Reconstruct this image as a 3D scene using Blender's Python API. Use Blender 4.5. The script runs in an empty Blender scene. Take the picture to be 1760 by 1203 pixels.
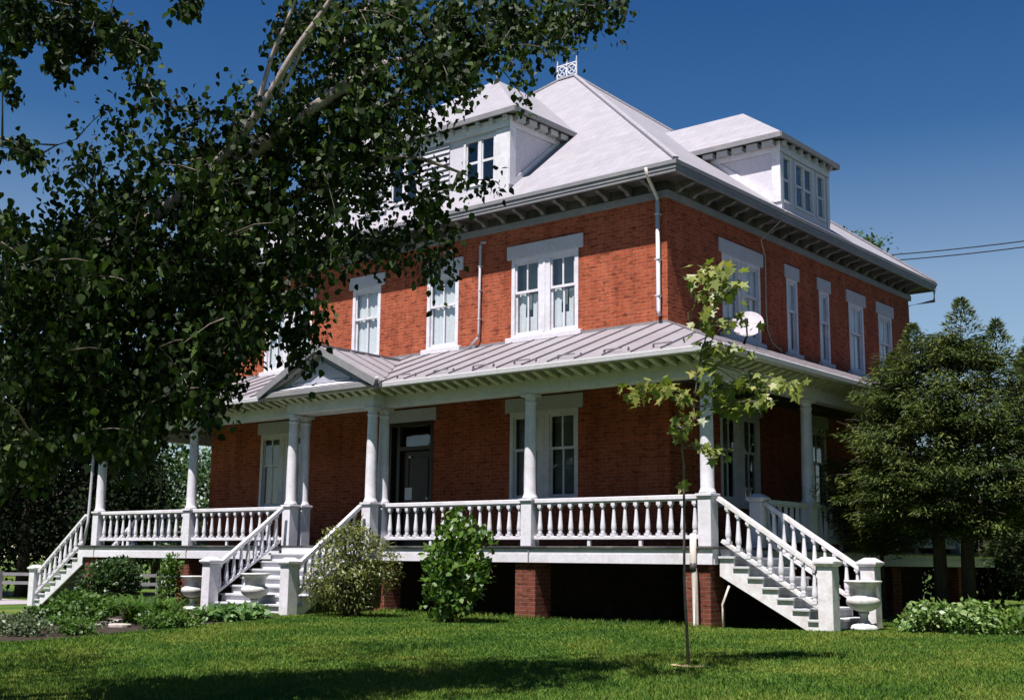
import bpy, math, random
import numpy as np
from mathutils import Vector, Matrix

SC = bpy.context.scene
COL = SC.collection
R_ = math.radians

# ------------------------------------------------------------------ camera, sky, sun, exposure
CAM = np.array([11.55, -19.5, 1.2])
CM = np.array([[0.76995843, 0.63799306, 0.01135202],
               [0.09986582, -0.13805565, 0.98537681],
               [-0.63023078, 0.7575655, 0.17001081]])      # right, up, forward
FPX = 2100.8
cam_data = bpy.data.cameras.new('camera')
cam_data.sensor_width = 36.0
cam_data.lens = 36.0 * FPX / 1760
cam_data.clip_end = 3000
cam = bpy.data.objects.new('camera', cam_data)
COL.objects.link(cam)
mw = Matrix.Identity(4)
for i in range(3):
    mw[i][0], mw[i][1], mw[i][2], mw[i][3] = CM[0][i], CM[1][i], -CM[2][i], CAM[i]
cam.matrix_world = mw
SC.camera = cam

SUN = Vector((0.06, -0.47, 1.0)).normalized()               # towards the sun
sun_el = math.asin(SUN.z)
sun_az = math.atan2(SUN.x, SUN.y)
world = bpy.data.worlds.new('World')
SC.world = world
world.use_nodes = True
wn = world.node_tree
bg = wn.nodes['Background']
sky = wn.nodes.new('ShaderNodeTexSky')
sky.sky_type = 'NISHITA'
sky.sun_disc = False
sky.sun_elevation = sun_el
sky.sun_rotation = sun_az
sky.air_density = 1.0
sky.dust_density = 0.0
sky.ozone_density = 2.0
deep = wn.nodes.new('ShaderNodeMix'); deep.data_type = 'RGBA'; deep.blend_type = 'MULTIPLY'
deep.inputs[0].default_value = 1.0
tco = wn.nodes.new('ShaderNodeTexCoord'); sep = wn.nodes.new('ShaderNodeSeparateXYZ'); tint = wn.nodes.new('ShaderNodeValToRGB')
wn.links.new(tco.outputs['Generated'], sep.inputs[0]); wn.links.new(sep.outputs[2], tint.inputs[0])   # deep blue overhead, paler low down
el = tint.color_ramp.elements
for p_ in (0.34, 0.46): el.new(p_)
for i_, (p_, c_) in enumerate(((0.22, (1.0, 1.0, 1.0)), (0.335, (0.30, 0.57, 0.80)), (0.45, (0.185, 0.44, 0.74)), (0.62, (0.09, 0.25, 0.46)))):
    el[i_].position = p_; el[i_].color = (*c_, 1)
wn.links.new(tint.outputs[0], deep.inputs[7])
wn.links.new(sky.outputs[0], deep.inputs[6])
wn.links.new(deep.outputs[2], bg.inputs['Color'])
bg.inputs['Strength'].default_value = 0.063
sl = bpy.data.lights.new('sun', 'SUN')
sl.energy = 5.0
sl.angle = R_(0.5)
sl.color = (1.0, 0.95, 0.92)
so = bpy.data.objects.new('sun', sl)
COL.objects.link(so)
so.rotation_euler = SUN.to_track_quat('Z', 'Y').to_euler()
SC.view_settings.view_transform = 'Standard'
SC.view_settings.look = 'None'
SC.view_settings.exposure = 0.75
SC.view_settings.gamma = 1.0
SC.cycles.diffuse_bounces = 1

# ------------------------------------------------------------------ helpers
def at(px, py, depth):
    """a photo pixel at a depth -> world point"""
    d = CM.T @ np.array([(px - 880) / FPX, -(py - 601.5) / FPX, 1.0])
    return CAM + d * depth

def smooth(t):
    t = np.clip(t, 0, 1)
    return t * t * (3 - 2 * t)

def ground_z(x, y):
    x = np.asarray(x, float); y = np.asarray(y, float)
    z = 0.06 - 0.32 * smooth((-9 - x) / 14) - 0.42 * smooth((-y - 1.0) / 15)
    z = z + 0.04 * smooth((x - 0) / 3) * smooth((y + 3) / 3)
    z = z + 0.02 * np.sin(x * 0.7 + 1) * np.cos(y * 0.6) * smooth((-y - 1) / 4)
    return z

def gz(x, y):
    return float(ground_z(x, y))

def ground_at(px, py):
    """where the photo pixel's ray meets the lawn"""
    d = CM.T @ np.array([(px - 880) / FPX, -(py - 601.5) / FPX, 1.0])
    lo, hi = 5.0, 80.0
    for _ in range(50):
        m = (lo + hi) / 2; p = CAM + d * m
        if p[2] > gz(p[0], p[1]): lo = m
        else: hi = m
    return np.array([p[0], p[1], gz(p[0], p[1])])

class MB:
    def __init__(s):
        s.v = []; s.f = []; s.m = []; s.sm = []
    def add(s, verts, faces, mat=0, smooth=False):
        o = len(s.v)
        s.v += [tuple(map(float, p)) for p in verts]
        for f in faces:
            s.f.append(tuple(i + o for i in f)); s.m.append(mat); s.sm.append(smooth)
    def quad(s, a, b, c, d, mat=0):
        s.add([a, b, c, d], [(0, 1, 2, 3)], mat)
    def poly(s, pts, mat=0):
        s.add(pts, [tuple(range(len(pts)))], mat)
    def box(s, x0, x1, y0, y1, z0, z1, mat=0, M=None):
        v = [(x, y, z) for z in (z0, z1) for y in (y0, y1) for x in (x0, x1)]
        if M is not None: v = [tuple(M @ Vector(p)) for p in v]
        s.add(v, [(0, 2, 3, 1), (4, 5, 7, 6), (0, 1, 5, 4), (2, 6, 7, 3), (0, 4, 6, 2), (1, 3, 7, 5)], mat)
    def frustum(s, cx, cy, z0, z1, w0, w1, mat=0):
        a, b = w0 / 2, w1 / 2
        v = [(cx - a, cy - a, z0), (cx + a, cy - a, z0), (cx + a, cy + a, z0), (cx - a, cy + a, z0),
             (cx - b, cy - b, z1), (cx + b, cy - b, z1), (cx + b, cy + b, z1), (cx - b, cy + b, z1)]
        s.add(v, [(3, 2, 1, 0), (4, 5, 6, 7), (0, 1, 5, 4), (1, 2, 6, 5), (2, 3, 7, 6), (3, 0, 4, 7)], mat)
    def bar(s, a, b, w, h, mat=0):
        """rectangular bar from a to b, h measured upward"""
        a = Vector(a); b = Vector(b); d = (b - a).normalized()
        side = d.cross(Vector((0, 0, 1)))
        if side.length < 1e-4: side = Vector((1, 0, 0))
        side.normalize(); up = side.cross(d)
        v = []
        for p in (a, b):
            for i, j in ((-1, -1), (1, -1), (1, 1), (-1, 1)):
                v.append(p + side * (i * w / 2) + up * (j * h / 2))
        s.add(v, [(3, 2, 1, 0), (4, 5, 6, 7), (0, 1, 5, 4), (1, 2, 6, 5), (2, 3, 7, 6), (3, 0, 4, 7)], mat)
    def tube(s, pts, radii, n=8, mat=0, caps=True):
        pts = [Vector(p) for p in pts]
        if not hasattr(radii, '__len__'): radii = [radii] * len(pts)
        v = []; f = []
        ref = Vector((0.3, 0.2, 1)).normalized()
        for i, p in enumerate(pts):
            d = (pts[min(i + 1, len(pts) - 1)] - pts[max(i - 1, 0)])
            if d.length < 1e-6: d = Vector((0, 0, 1))
            d.normalize()
            u = d.cross(ref)
            if u.length < 0.05: u = d.cross(Vector((1, 0, 0)))
            u.normalize(); w = d.cross(u)
            for k in range(n):
                a = 2 * math.pi * k / n
                v.append(p + (u * math.cos(a) + w * math.sin(a)) * radii[i])
        for i in range(len(pts) - 1):
            for k in range(n):
                k2 = (k + 1) % n
                f.append((i * n + k, (i + 1) * n + k, (i + 1) * n + k2, i * n + k2))
        if caps:
            f.append(tuple(range(n))); f.append(tuple(range(len(pts) * n - 1, (len(pts) - 1) * n - 1, -1)))
        s.add(v, f, mat, True)
    def lathe(s, prof, cx=0, cy=0, n=16, mat=0, smooth=True):
        v = []; f = []
        for r, z in prof:
            for k in range(n):
                a = 2 * math.pi * k / n
                v.append((cx + r * math.cos(a), cy + r * math.sin(a), z))
        for i in range(len(prof) - 1):
            for k in range(n):
                k2 = (k + 1) % n
                f.append((i * n + k, i * n + k2, (i + 1) * n + k2, (i + 1) * n + k))
        f.append(tuple(range(n - 1, -1, -1))); f.append(tuple(range((len(prof) - 1) * n, len(prof) * n)))
        s.add(v, f, mat, smooth)
    def extrude(s, pts, vec, mat=0):
        """planar polygon extruded along vec"""
        n = len(pts); vec = Vector(vec)
        v = [Vector(p) for p in pts] + [Vector(p) + vec for p in pts]
        f = [tuple(range(n - 1, -1, -1)), tuple(range(n, 2 * n))]
        for i in range(n):
            j = (i + 1) % n
            f.append((i, j, n + j, n + i))
        s.add(v, f, mat)
    def mesh(s, name, mats, fix=True):
        me = bpy.data.meshes.new(name)
        me.from_pydata(s.v, [], s.f)
        for m in mats: me.materials.append(m)
        me.polygons.foreach_set('material_index', s.m)
        me.polygons.foreach_set('use_smooth', s.sm)
        me.update()
        if fix:
            import bmesh
            bm = bmesh.new(); bm.from_mesh(me)
            bmesh.ops.recalc_face_normals(bm, faces=bm.faces)
            bm.to_mesh(me); bm.free(); me.update()
        uv = me.uv_layers.new(name='UVMap')
        dat = np.zeros((len(me.loops), 2), np.float32)
        for p in me.polygons:
            n = p.normal
            u = Vector((-n.y, n.x, 0))
            if u.length < 0.05: u = Vector((1, 0, 0))
            u.normalize()
            if abs(u.x) > abs(u.y):
                if u.x < 0: u = -u
            elif u.y < 0: u = -u
            w = n.cross(u)
            if w.z < 0: w = -w
            for li in p.loop_indices:
                co = me.vertices[me.loops[li].vertex_index].co
                dat[li] = (co.dot(u), co.dot(w))
        uv.data.foreach_set('uv', dat.ravel())
        return me
    def build(s, name, mats, parent=None, bevel=0, fix=True):
        if not isinstance(mats, (list, tuple)): mats = [mats]
        o = bpy.data.objects.new(name, s.mesh(name, mats, fix))
        COL.objects.link(o)
        if bevel:
            b = o.modifiers.new('bevel', 'BEVEL'); b.width = bevel; b.segments = 1; b.limit_method = 'ANGLE'
        if parent is not None: put(o, parent)
        return o

def put(o, parent):
    o.parent = parent
    o.matrix_parent_inverse = PINV.get(parent.name, Matrix.Identity(4))
PINV = {}

def tag(o, label=None, cat=None, group=None, kind=None):
    if label: o['label'] = label
    if cat: o['category'] = cat
    if group: o['group'] = group
    if kind: o['kind'] = kind
    return o

def empty(name, loc, label=None, cat=None, group=None):
    o = bpy.data.objects.new(name, None)
    o.location = loc; o.empty_display_size = 0.2
    COL.objects.link(o)
    PINV[o.name] = Matrix.Translation(-Vector(loc))
    return tag(o, label, cat, group)

def clone(o, parent, loc=None, rz=None):
    c = o.copy(); COL.objects.link(c)
    c.parent = parent
    c.matrix_parent_inverse = PINV.get(parent.name, Matrix.Identity(4))
    if loc is not None: c.location = loc
    if rz is not None: c.rotation_euler = (0, 0, rz)
    return c

def clone_tree(o, parent, loc=None, rz=None):
    kids = list(o.children)
    c = clone(o, parent, loc, rz)
    for k in kids:
        d = k.copy(); COL.objects.link(d); d.parent = c
    return c

# ------------------------------------------------------------------ materials
def newmat(name):
    m = bpy.data.materials.new(name); m.use_nodes = True
    nt = m.node_tree
    return m, nt, nt.nodes['Principled BSDF'], nt.nodes['Material Output']

def N(nt, t, **kw):
    n = nt.nodes.new(t)
    for k, v in kw.items():
        if k in n.inputs: n.inputs[k].default_value = v
        else: setattr(n, k, v)
    return n

def ramp(nt, fac, stops):
    r = nt.nodes.new('ShaderNodeValToRGB')
    e = r.color_ramp.elements
    while len(e) < len(stops): e.new(0.5)
    for i, (p, c) in enumerate(stops):
        e[i].position = p; e[i].color = (*c, 1)
    nt.links.new(fac, r.inputs[0])
    return r

def mixc(nt, fac, a, b, mode='MIX'):
    m = nt.nodes.new('ShaderNodeMix'); m.data_type = 'RGBA'; m.blend_type = mode
    for sock, val in ((m.inputs[0], fac), (m.inputs[6], a), (m.inputs[7], b)):
        if hasattr(val, 'links') or isinstance(val, bpy.types.NodeSocket): nt.links.new(val, sock)
        elif isinstance(val, (int, float)): sock.default_value = val
        else: sock.default_value = (*val, 1)
    return m.outputs[2]

def mat_paint(name, col, dirt=(0.45, 0.42, 0.36), amt=0.35, rough=0.55, scale=1.6, spec=0.3):
    m, nt, b, o = newmat(name)
    tc = N(nt, 'ShaderNodeTexCoord')
    geo = N(nt, 'ShaderNodeNewGeometry')
    n1 = N(nt, 'ShaderNodeTexNoise', Scale=scale, Detail=6.0, Roughness=0.65)
    nt.links.new(geo.outputs['Position'], n1.inputs['Vector'])
    n2 = N(nt, 'ShaderNodeTexNoise', Scale=14.0, Detail=4.0)
    nt.links.new(geo.outputs['Position'], n2.inputs['Vector'])
    r1 = ramp(nt, n1.outputs[0], [(0.45, (0, 0, 0)), (0.75, (1, 1, 1))])
    mul = N(nt, 'ShaderNodeMath', operation='MULTIPLY')
    nt.links.new(r1.outputs[0], mul.inputs[0]); mul.inputs[1].default_value = amt
    c = mixc(nt, mul.outputs[0], col, dirt)
    r2 = ramp(nt, n2.outputs[0], [(0.3, (0.86, 0.86, 0.86)), (0.7, (1, 1, 1))])
    c = mixc(nt, 1.0, c, r2.outputs[0], 'MULTIPLY')
    nt.links.new(c, b.inputs['Base Color'])
    b.inputs['Roughness'].default_value = rough
    b.inputs['Specular IOR Level'].default_value = spec
    bp = N(nt, 'ShaderNodeBump', Strength=0.15, Distance=0.01)
    nt.links.new(n2.outputs[0], bp.inputs['Height']); nt.links.new(bp.outputs[0], b.inputs['Normal'])
    return m

def mat_brick(name, c1, c2, mortar, dark=0.5):
    m, nt, b, o = newmat(name)
    uv = N(nt, 'ShaderNodeUVMap', uv_map='UVMap')
    geo = N(nt, 'ShaderNodeNewGeometry')
    br = N(nt, 'ShaderNodeTexBrick')
    br.inputs['Scale'].default_value = 1.0
    br.inputs['Brick Width'].default_value = 0.23
    br.inputs['Row Height'].default_value = 0.08
    br.inputs['Mortar Size'].default_value = 0.008
    br.inputs['Mortar Smooth'].default_value = 0.3
    br.inputs['Bias'].default_value = -0.2
    br.inputs['Color1'].default_value = (*c1, 1); br.inputs['Color2'].default_value = (*c2, 1)
    br.inputs['Mortar'].default_value = (*mortar, 1)
    nt.links.new(uv.outputs[0], br.inputs['Vector'])
    n1 = N(nt, 'ShaderNodeTexNoise', Scale=0.9, Detail=8.0, Roughness=0.7)
    nt.links.new(geo.outputs['Position'], n1.inputs['Vector'])
    r = ramp(nt, n1.outputs[0], [(0.3, (0.72, 0.68, 0.66)), (0.65, (1.05, 1.05, 1.05))])
    c = mixc(nt, 1.0, br.outputs['Color'], r.outputs[0], 'MULTIPLY')
    # rain streaks and patches
    mp0 = N(nt, 'ShaderNodeMapping'); mp0.inputs['Scale'].default_value = (3.2, 0.35, 1)
    nt.links.new(uv.outputs[0], mp0.inputs['Vector'])
    n0 = N(nt, 'ShaderNodeTexNoise', Scale=1.0, Detail=6.0, Roughness=0.75)
    nt.links.new(mp0.outputs[0], n0.inputs['Vector'])
    r0 = ramp(nt, n0.outputs[0], [(0.32, (0.70, 0.66, 0.64)), (0.55, (1.0, 1.0, 1.0)), (0.75, (1.1, 1.12, 1.14))])
    c = mixc(nt, 1.0, c, r0.outputs[0], 'MULTIPLY')
    # single dark bricks
    mp = N(nt, 'ShaderNodeMapping'); mp.inputs['Scale'].default_value = (4.35, 12.5, 1)
    nt.links.new(uv.outputs[0], mp.inputs['Vector'])
    wn_ = N(nt, 'ShaderNodeTexNoise', Scale=1.0, Detail=2.0, Roughness=0.8)
    nt.links.new(mp.outputs[0], wn_.inputs['Vector'])
    r2 = ramp(nt, wn_.outputs[0], [(0.53, (1, 1, 1)), (0.64, (dark, dark * 0.92, dark * 0.9))])
    c = mixc(nt, 1.0, c, r2.outputs[0], 'MULTIPLY')
    nt.links.new(c, b.inputs['Base Color'])
    b.inputs['Roughness'].default_value = 0.9
    b.inputs['Specular IOR Level'].default_value = 0.15
    bp = N(nt, 'ShaderNodeBump', Strength=0.6, Distance=0.012); bp.invert = True
    nt.links.new(br.outputs['Fac'], bp.inputs['Height']); nt.links.new(bp.outputs[0], b.inputs['Normal'])
    return m

def mat_tin_shingle(name, col):
    m, nt, b, o = newmat(name)
    uv = N(nt, 'ShaderNodeUVMap', uv_map='UVMap')
    geo = N(nt, 'ShaderNodeNewGeometry')
    br = N(nt, 'ShaderNodeTexBrick')
    br.inputs['Scale'].default_value = 1.0
    br.inputs['Brick Width'].default_value = 0.45; br.inputs['Row Height'].default_value = 0.3
    br.inputs['Mortar Size'].default_value = 0.012; br.inputs['Mortar Smooth'].default_value = 0.6
    br.inputs['Color1'].default_value = (*col, 1); br.inputs['Color2'].default_value = (*(x * 0.9 for x in col), 1)
    br.inputs['Mortar'].default_value = (*(x * 0.84 for x in col), 1)
    nt.links.new(uv.outputs[0], br.inputs['Vector'])
    n1 = N(nt, 'ShaderNodeTexNoise', Scale=3.5, Detail=8.0, Roughness=0.75)
    nt.links.new(geo.outputs['Position'], n1.inputs['Vector'])
    r = ramp(nt, n1.outputs[0], [(0.3, (0.86, 0.85, 0.88)), (0.7, (1.05, 1.05, 1.04))])
    c = mixc(nt, 1.0, br.outputs['Color'], r.outputs[0], 'MULTIPLY')
    nt.links.new(c, b.inputs['Base Color'])
    b.inputs['Roughness'].default_value = 0.6
    b.inputs['Specular IOR Level'].default_value = 0.3
    n2 = N(nt, 'ShaderNodeTexNoise', Scale=9.0, Detail=3.0)
    nt.links.new(geo.outputs['Position'], n2.inputs['Vector'])
    ad = N(nt, 'ShaderNodeMath', operation='MULTIPLY_ADD')
    nt.links.new(br.outputs['Fac'], ad.inputs[0]); ad.inputs[1].default_value = -1.0
    nt.links.new(n2.outputs[0], ad.inputs[2])
    bp = N(nt, 'ShaderNodeBump', Strength=0.38, Distance=0.03)
    nt.links.new(ad.outputs[0], bp.inputs['Height']); nt.links.new(bp.outputs[0], b.inputs['Normal'])
    return m

def mat_leaf(name, c_dark, c_mid, c_light, trans=0.3, rough=0.42, spec=0.45, clump=0.9):
    m, nt, b, o = newmat(name)
    geo = N(nt, 'ShaderNodeNewGeometry')
    n1 = N(nt, 'ShaderNodeTexNoise', Scale=clump, Detail=3.0)
    nt.links.new(geo.outputs['Position'], n1.inputs['Vector'])
    mx = N(nt, 'ShaderNodeMath', operation='MULTIPLY_ADD')
    nt.links.new(geo.outputs['Random Per Island'], mx.inputs[0]); mx.inputs[1].default_value = 0.6
    sc = N(nt, 'ShaderNodeMath', operation='MULTIPLY_ADD')
    nt.links.new(n1.outputs[0], sc.inputs[0]); sc.inputs[1].default_value = 0.9; sc.inputs[2].default_value = -0.25
    nt.links.new(sc.outputs[0], mx.inputs[2])
    r = ramp(nt, mx.outputs[0], [(0.15, c_dark), (0.55, c_mid), (0.95, c_light)])
    nt.links.new(r.outputs[0], b.inputs['Base Color'])
    b.inputs['Roughness'].default_value = rough
    b.inputs['Specular IOR Level'].default_value = spec
    tr = N(nt, 'ShaderNodeBsdfTranslucent')
    br_ = mixc(nt, 1.0, r.outputs[0], (1.25, 1.35, 0.7), 'MULTIPLY')
    nt.links.new(br_, tr.inputs['Color'])
    ms = N(nt, 'ShaderNodeMixShader'); ms.inputs[0].default_value = trans
    nt.links.new(b.outputs[0], ms.inputs[1]); nt.links.new(tr.outputs[0], ms.inputs[2])
    nt.links.new(ms.outputs[0], o.inputs['Surface'])
    return m

def mat_bark(name, c1, c2, scale=6):
    m, nt, b, o = newmat(name)
    geo = N(nt, 'ShaderNodeNewGeometry')
    mp = N(nt, 'ShaderNodeMapping'); mp.inputs['Scale'].default_value = (scale, scale, scale * 0.25)
    nt.links.new(geo.outputs['Position'], mp.inputs['Vector'])
    n1 = N(nt, 'ShaderNodeTexNoise', Scale=2.0, Detail=6.0, Roughness=0.7)
    nt.links.new(mp.outputs[0], n1.inputs['Vector'])
    r = ramp(nt, n1.outputs[0], [(0.35, c1), (0.68, c2)])
    nt.links.new(r.outputs[0], b.inputs['Base Color'])
    b.inputs['Roughness'].default_value = 0.9
    bp = N(nt, 'ShaderNodeBump', Strength=0.7, Distance=0.03)
    nt.links.new(n1.outputs[0], bp.inputs['Height']); nt.links.new(bp.outputs[0], b.inputs['Normal'])
    return m

def mat_glass(name, tint=(0.93, 0.95, 0.95)):
    m, nt, b, o = newmat(name)
    nt.nodes.remove(b)
    fr = N(nt, 'ShaderNodeLayerWeight', Blend=0.5)
    pw = N(nt, 'ShaderNodeMath', operation='POWER'); pw.inputs[1].default_value = 5.0
    nt.links.new(fr.outputs['Facing'], pw.inputs[0])
    ad = N(nt, 'ShaderNodeMath', operation='MULTIPLY_ADD'); ad.inputs[1].default_value = 0.85; ad.inputs[2].default_value = 0.07; ad.use_clamp = True
    nt.links.new(pw.outputs[0], ad.inputs[0])
    t = N(nt, 'ShaderNodeBsdfTransparent'); t.inputs[0].default_value = (*tint, 1)
    g = N(nt, 'ShaderNodeBsdfGlossy'); g.inputs['Roughness'].default_value = 0.03
    geo = N(nt, 'ShaderNodeNewGeometry')
    n1 = N(nt, 'ShaderNodeTexNoise', Scale=2.5, Detail=1.0)
    nt.links.new(geo.outputs['Position'], n1.inputs['Vector'])
    bp = N(nt, 'ShaderNodeBump', Strength=0.08, Distance=0.05)
    nt.links.new(n1.outputs[0], bp.inputs['Height']); nt.links.new(bp.outputs[0], g.inputs['Normal'])
    ms = N(nt, 'ShaderNodeMixShader')
    nt.links.new(ad.outputs[0], ms.inputs[0]); nt.links.new(t.outputs[0], ms.inputs[1]); nt.links.new(g.outputs[0], ms.inputs[2])
    nt.links.new(ms.outputs[0], o.inputs['Surface'])
    return m

def mat_flat(name, col, rough=0.7, var=0.15, scale=8.0, spec=0.25, metal=0.0):
    m, nt, b, o = newmat(name)
    geo = N(nt, 'ShaderNodeNewGeometry')
    n1 = N(nt, 'ShaderNodeTexNoise', Scale=scale, Detail=5.0, Roughness=0.6)
    nt.links.new(geo.outputs['Position'], n1.inputs['Vector'])
    r = ramp(nt, n1.outputs[0], [(0.3, tuple(c * (1 - var) for c in col)), (0.7, tuple(min(1, c * (1 + var)) for c in col))])
    nt.links.new(r.outputs[0], b.inputs['Base Color'])
    b.inputs['Roughness'].default_value = rough
    b.inputs['Specular IOR Level'].default_value = spec
    b.inputs['Metallic'].default_value = metal
    return m

def mat_lawn(name, cols, fine=1.0):
    m, nt, b, o = newmat(name)
    geo = N(nt, 'ShaderNodeNewGeometry')
    n1 = N(nt, 'ShaderNodeTexNoise', Scale=0.45, Detail=5.0, Roughness=0.6)
    n2 = N(nt, 'ShaderNodeTexNoise', Scale=9.0, Detail=4.0, Roughness=0.7)
    for n in (n1, n2): nt.links.new(geo.outputs['Position'], n.inputs['Vector'])
    ad = N(nt, 'ShaderNodeMath', operation='MULTIPLY_ADD')
    nt.links.new(n2.outputs[0], ad.inputs[0]); ad.inputs[1].default_value = 0.45 * fine
    nt.links.new(n1.outputs[0], ad.inputs[2])
    sub = N(nt, 'ShaderNodeMath', operation='SUBTRACT'); sub.inputs[1].default_value = 0.22 * fine
    nt.links.new(ad.outputs[0], sub.inputs[0])
    val = sub.outputs[0]
    if fine < 1:
        a2 = N(nt, 'ShaderNodeMath', operation='MULTIPLY_ADD'); a2.inputs[1].default_value = 0.3
        nt.links.new(geo.outputs['Random Per Island'], a2.inputs[0]); nt.links.new(val, a2.inputs[2])
        s2 = N(nt, 'ShaderNodeMath', operation='SUBTRACT'); s2.inputs[1].default_value = 0.15
        nt.links.new(a2.outputs[0], s2.inputs[0]); val = s2.outputs[0]
    r = ramp(nt, val, [(0.34, cols[0]), (0.5, cols[1]), (0.66, cols[2])])
    nt.links.new(r.outputs[0], b.inputs['Base Color'])
    b.inputs['Roughness'].default_value = 0.7
    b.inputs['Specular IOR Level'].default_value = 0.2
    if fine < 1:
        tr = N(nt, 'ShaderNodeBsdfTranslucent'); nt.links.new(r.outputs[0], tr.inputs['Color'])
        ms = N(nt, 'ShaderNodeMixShader'); ms.inputs[0].default_value = 0.35
        nt.links.new(b.outputs[0], ms.inputs[1]); nt.links.new(tr.outputs[0], ms.inputs[2])
        nt.links.new(ms.outputs[0], o.inputs['Surface'])
    return m

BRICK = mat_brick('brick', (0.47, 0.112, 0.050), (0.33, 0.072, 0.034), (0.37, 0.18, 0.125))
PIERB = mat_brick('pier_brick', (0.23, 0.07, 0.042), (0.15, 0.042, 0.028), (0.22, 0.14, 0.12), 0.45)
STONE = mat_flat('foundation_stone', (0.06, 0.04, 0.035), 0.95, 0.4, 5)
WHITE = mat_paint('white_paint', (0.76, 0.74, 0.80), dirt=(0.40, 0.36, 0.31), amt=0.42, scale=2.4)
WORN = mat_paint('worn_white_paint', (0.80, 0.78, 0.80), dirt=(0.42, 0.30, 0.25), amt=0.55, scale=4.5)
SILL = mat_paint('sill_stone', (0.70, 0.67, 0.72), amt=0.3, rough=0.85)
LINT = mat_paint('lintel_stone', (0.56, 0.54, 0.60), amt=0.35, rough=0.9)
EAVE = mat_paint('grey_eave_paint', (0.23, 0.225, 0.245), amt=0.35)
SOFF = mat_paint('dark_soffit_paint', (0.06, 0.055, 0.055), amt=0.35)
BRKM = mat_paint('dark_bracket_paint', (0.13, 0.125, 0.13), amt=0.35)
GUTW = mat_paint('white_gutter_paint', (0.48, 0.48, 0.50), amt=0.4)
CREAM = mat_paint('cream_soffit_paint', (0.50, 0.50, 0.40), amt=0.3)
MOULD = mat_paint('moss_stained_paint', (0.55, 0.56, 0.42), dirt=(0.28, 0.28, 0.12), amt=0.8, scale=3)
DECKM = mat_paint('dark_deck_paint', (0.035, 0.037, 0.042), amt=0.4)
GREYF = mat_paint('grey_floor_paint', (0.38, 0.40, 0.44), amt=0.4)
TREAD = mat_paint('grey_tread_paint', (0.55, 0.57, 0.60), amt=0.4, scale=3)
PED = mat_paint('pediment_grey_paint', (0.42, 0.43, 0.52), amt=0.25)
SHADEW = mat_paint('dormer_shaded_white', (0.66, 0.62, 0.70), amt=0.25)  # dormer white with its lilac shade put into the colour
ROOF = mat_tin_shingle('tin_shingle', (0.345, 0.33, 0.36))
SEAM = mat_paint('standing_seam_metal', (0.30, 0.278, 0.302), dirt=(0.21, 0.185, 0.195), amt=0.55, rough=0.5, scale=1.2)
SEAMD = mat_flat('seam_rib_metal', (0.22, 0.195, 0.21), 0.6, 0.2)
CLAP = mat_paint('dark_shutter_paint', (0.5, 0.48, 0.54), amt=0.2)
PIPEW = mat_paint('downspout_paint', (0.62, 0.60, 0.66), amt=0.4)
PIPEP = mat_paint('downspout_pink', (0.66, 0.58, 0.52), amt=0.4)
GLASS = mat_glass('window_glass')
CURT = mat_flat('lace_curtain', (0.88, 0.88, 0.9), 0.9, 0.06, 20)
BLIND = mat_flat('grey_blind', (0.20, 0.235, 0.22), 0.9, 0.2, 4)
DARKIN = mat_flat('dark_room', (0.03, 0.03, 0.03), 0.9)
DOORM = mat_flat('dark_stained_door', (0.022, 0.012, 0.010), 0.4, 0.3, 6, 0.4)
BRASS = mat_flat('pale_knob', (0.75, 0.72, 0.66), 0.3)
PAPER = mat_flat('paper', (0.8, 0.8, 0.78), 0.8, 0.03)
DISH = mat_paint('dish_paint', (0.40, 0.37, 0.40), amt=0.2)
DARKM = mat_flat('dark_metal', (0.05, 0.045, 0.045), 0.5)
URNM = mat_paint('urn_paint', (0.72, 0.71, 0.69), dirt=(0.30, 0.29, 0.22), amt=0.9, scale=5, rough=0.8)
CABLEM = mat_flat('pale_cable', (0.42, 0.36, 0.28), 0.6)
WIREM = mat_flat('black_wire', (0.02, 0.025, 0.04), 0.6)
LEAF_MAPLE = mat_leaf('maple_leaf', (0.006, 0.011, 0.004), (0.022, 0.042, 0.009), (0.085, 0.13, 0.03), trans=0.26, rough=0.5, spec=0.16)
LEAF_SAP = mat_leaf('sapling_leaf', (0.10, 0.14, 0.02), (0.20, 0.24, 0.045), (0.36, 0.33, 0.10), trans=0.35, rough=0.45, clump=2.5)
LEAF_YEW = mat_leaf('conifer_needle', (0.018, 0.034, 0.009), (0.064, 0.094, 0.022), (0.17, 0.19, 0.05), trans=0.2, rough=0.6, spec=0.2, clump=1.6)
LEAF_YEW3 = mat_leaf('yellow_conifer_needle', (0.035, 0.048, 0.008), (0.10, 0.115, 0.02), (0.24, 0.235, 0.05), trans=0.2, rough=0.6, spec=0.2, clump=1.6)
LEAF_YEW2 = mat_leaf('soft_conifer_needle', (0.022, 0.04, 0.014), (0.05, 0.08, 0.025), (0.10, 0.14, 0.05), trans=0.15, rough=0.6, spec=0.2)
LEAF_BG = mat_leaf('far_leaf', (0.004, 0.008, 0.004), (0.010, 0.018, 0.007), (0.024, 0.038, 0.014), trans=0.1, rough=0.8, spec=0.08)
LEAF_BG2 = mat_leaf('far_light_leaf', (0.02, 0.045, 0.012), (0.05, 0.10, 0.03), (0.11, 0.18, 0.06), trans=0.3)
LEAF_SH = mat_leaf('shrub_leaf', (0.03, 0.075, 0.012), (0.075, 0.15, 0.02), (0.20, 0.28, 0.06), trans=0.3, clump=3)
LEAF_WG = mat_leaf('pale_edged_leaf', (0.06, 0.075, 0.015), (0.12, 0.145, 0.028), (0.28, 0.27, 0.10), trans=0.25, clump=3)
LEAF_DK = mat_leaf('dark_shrub_leaf', (0.015, 0.035, 0.010), (0.035, 0.075, 0.018), (0.07, 0.13, 0.035), trans=0.25, clump=3)
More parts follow.
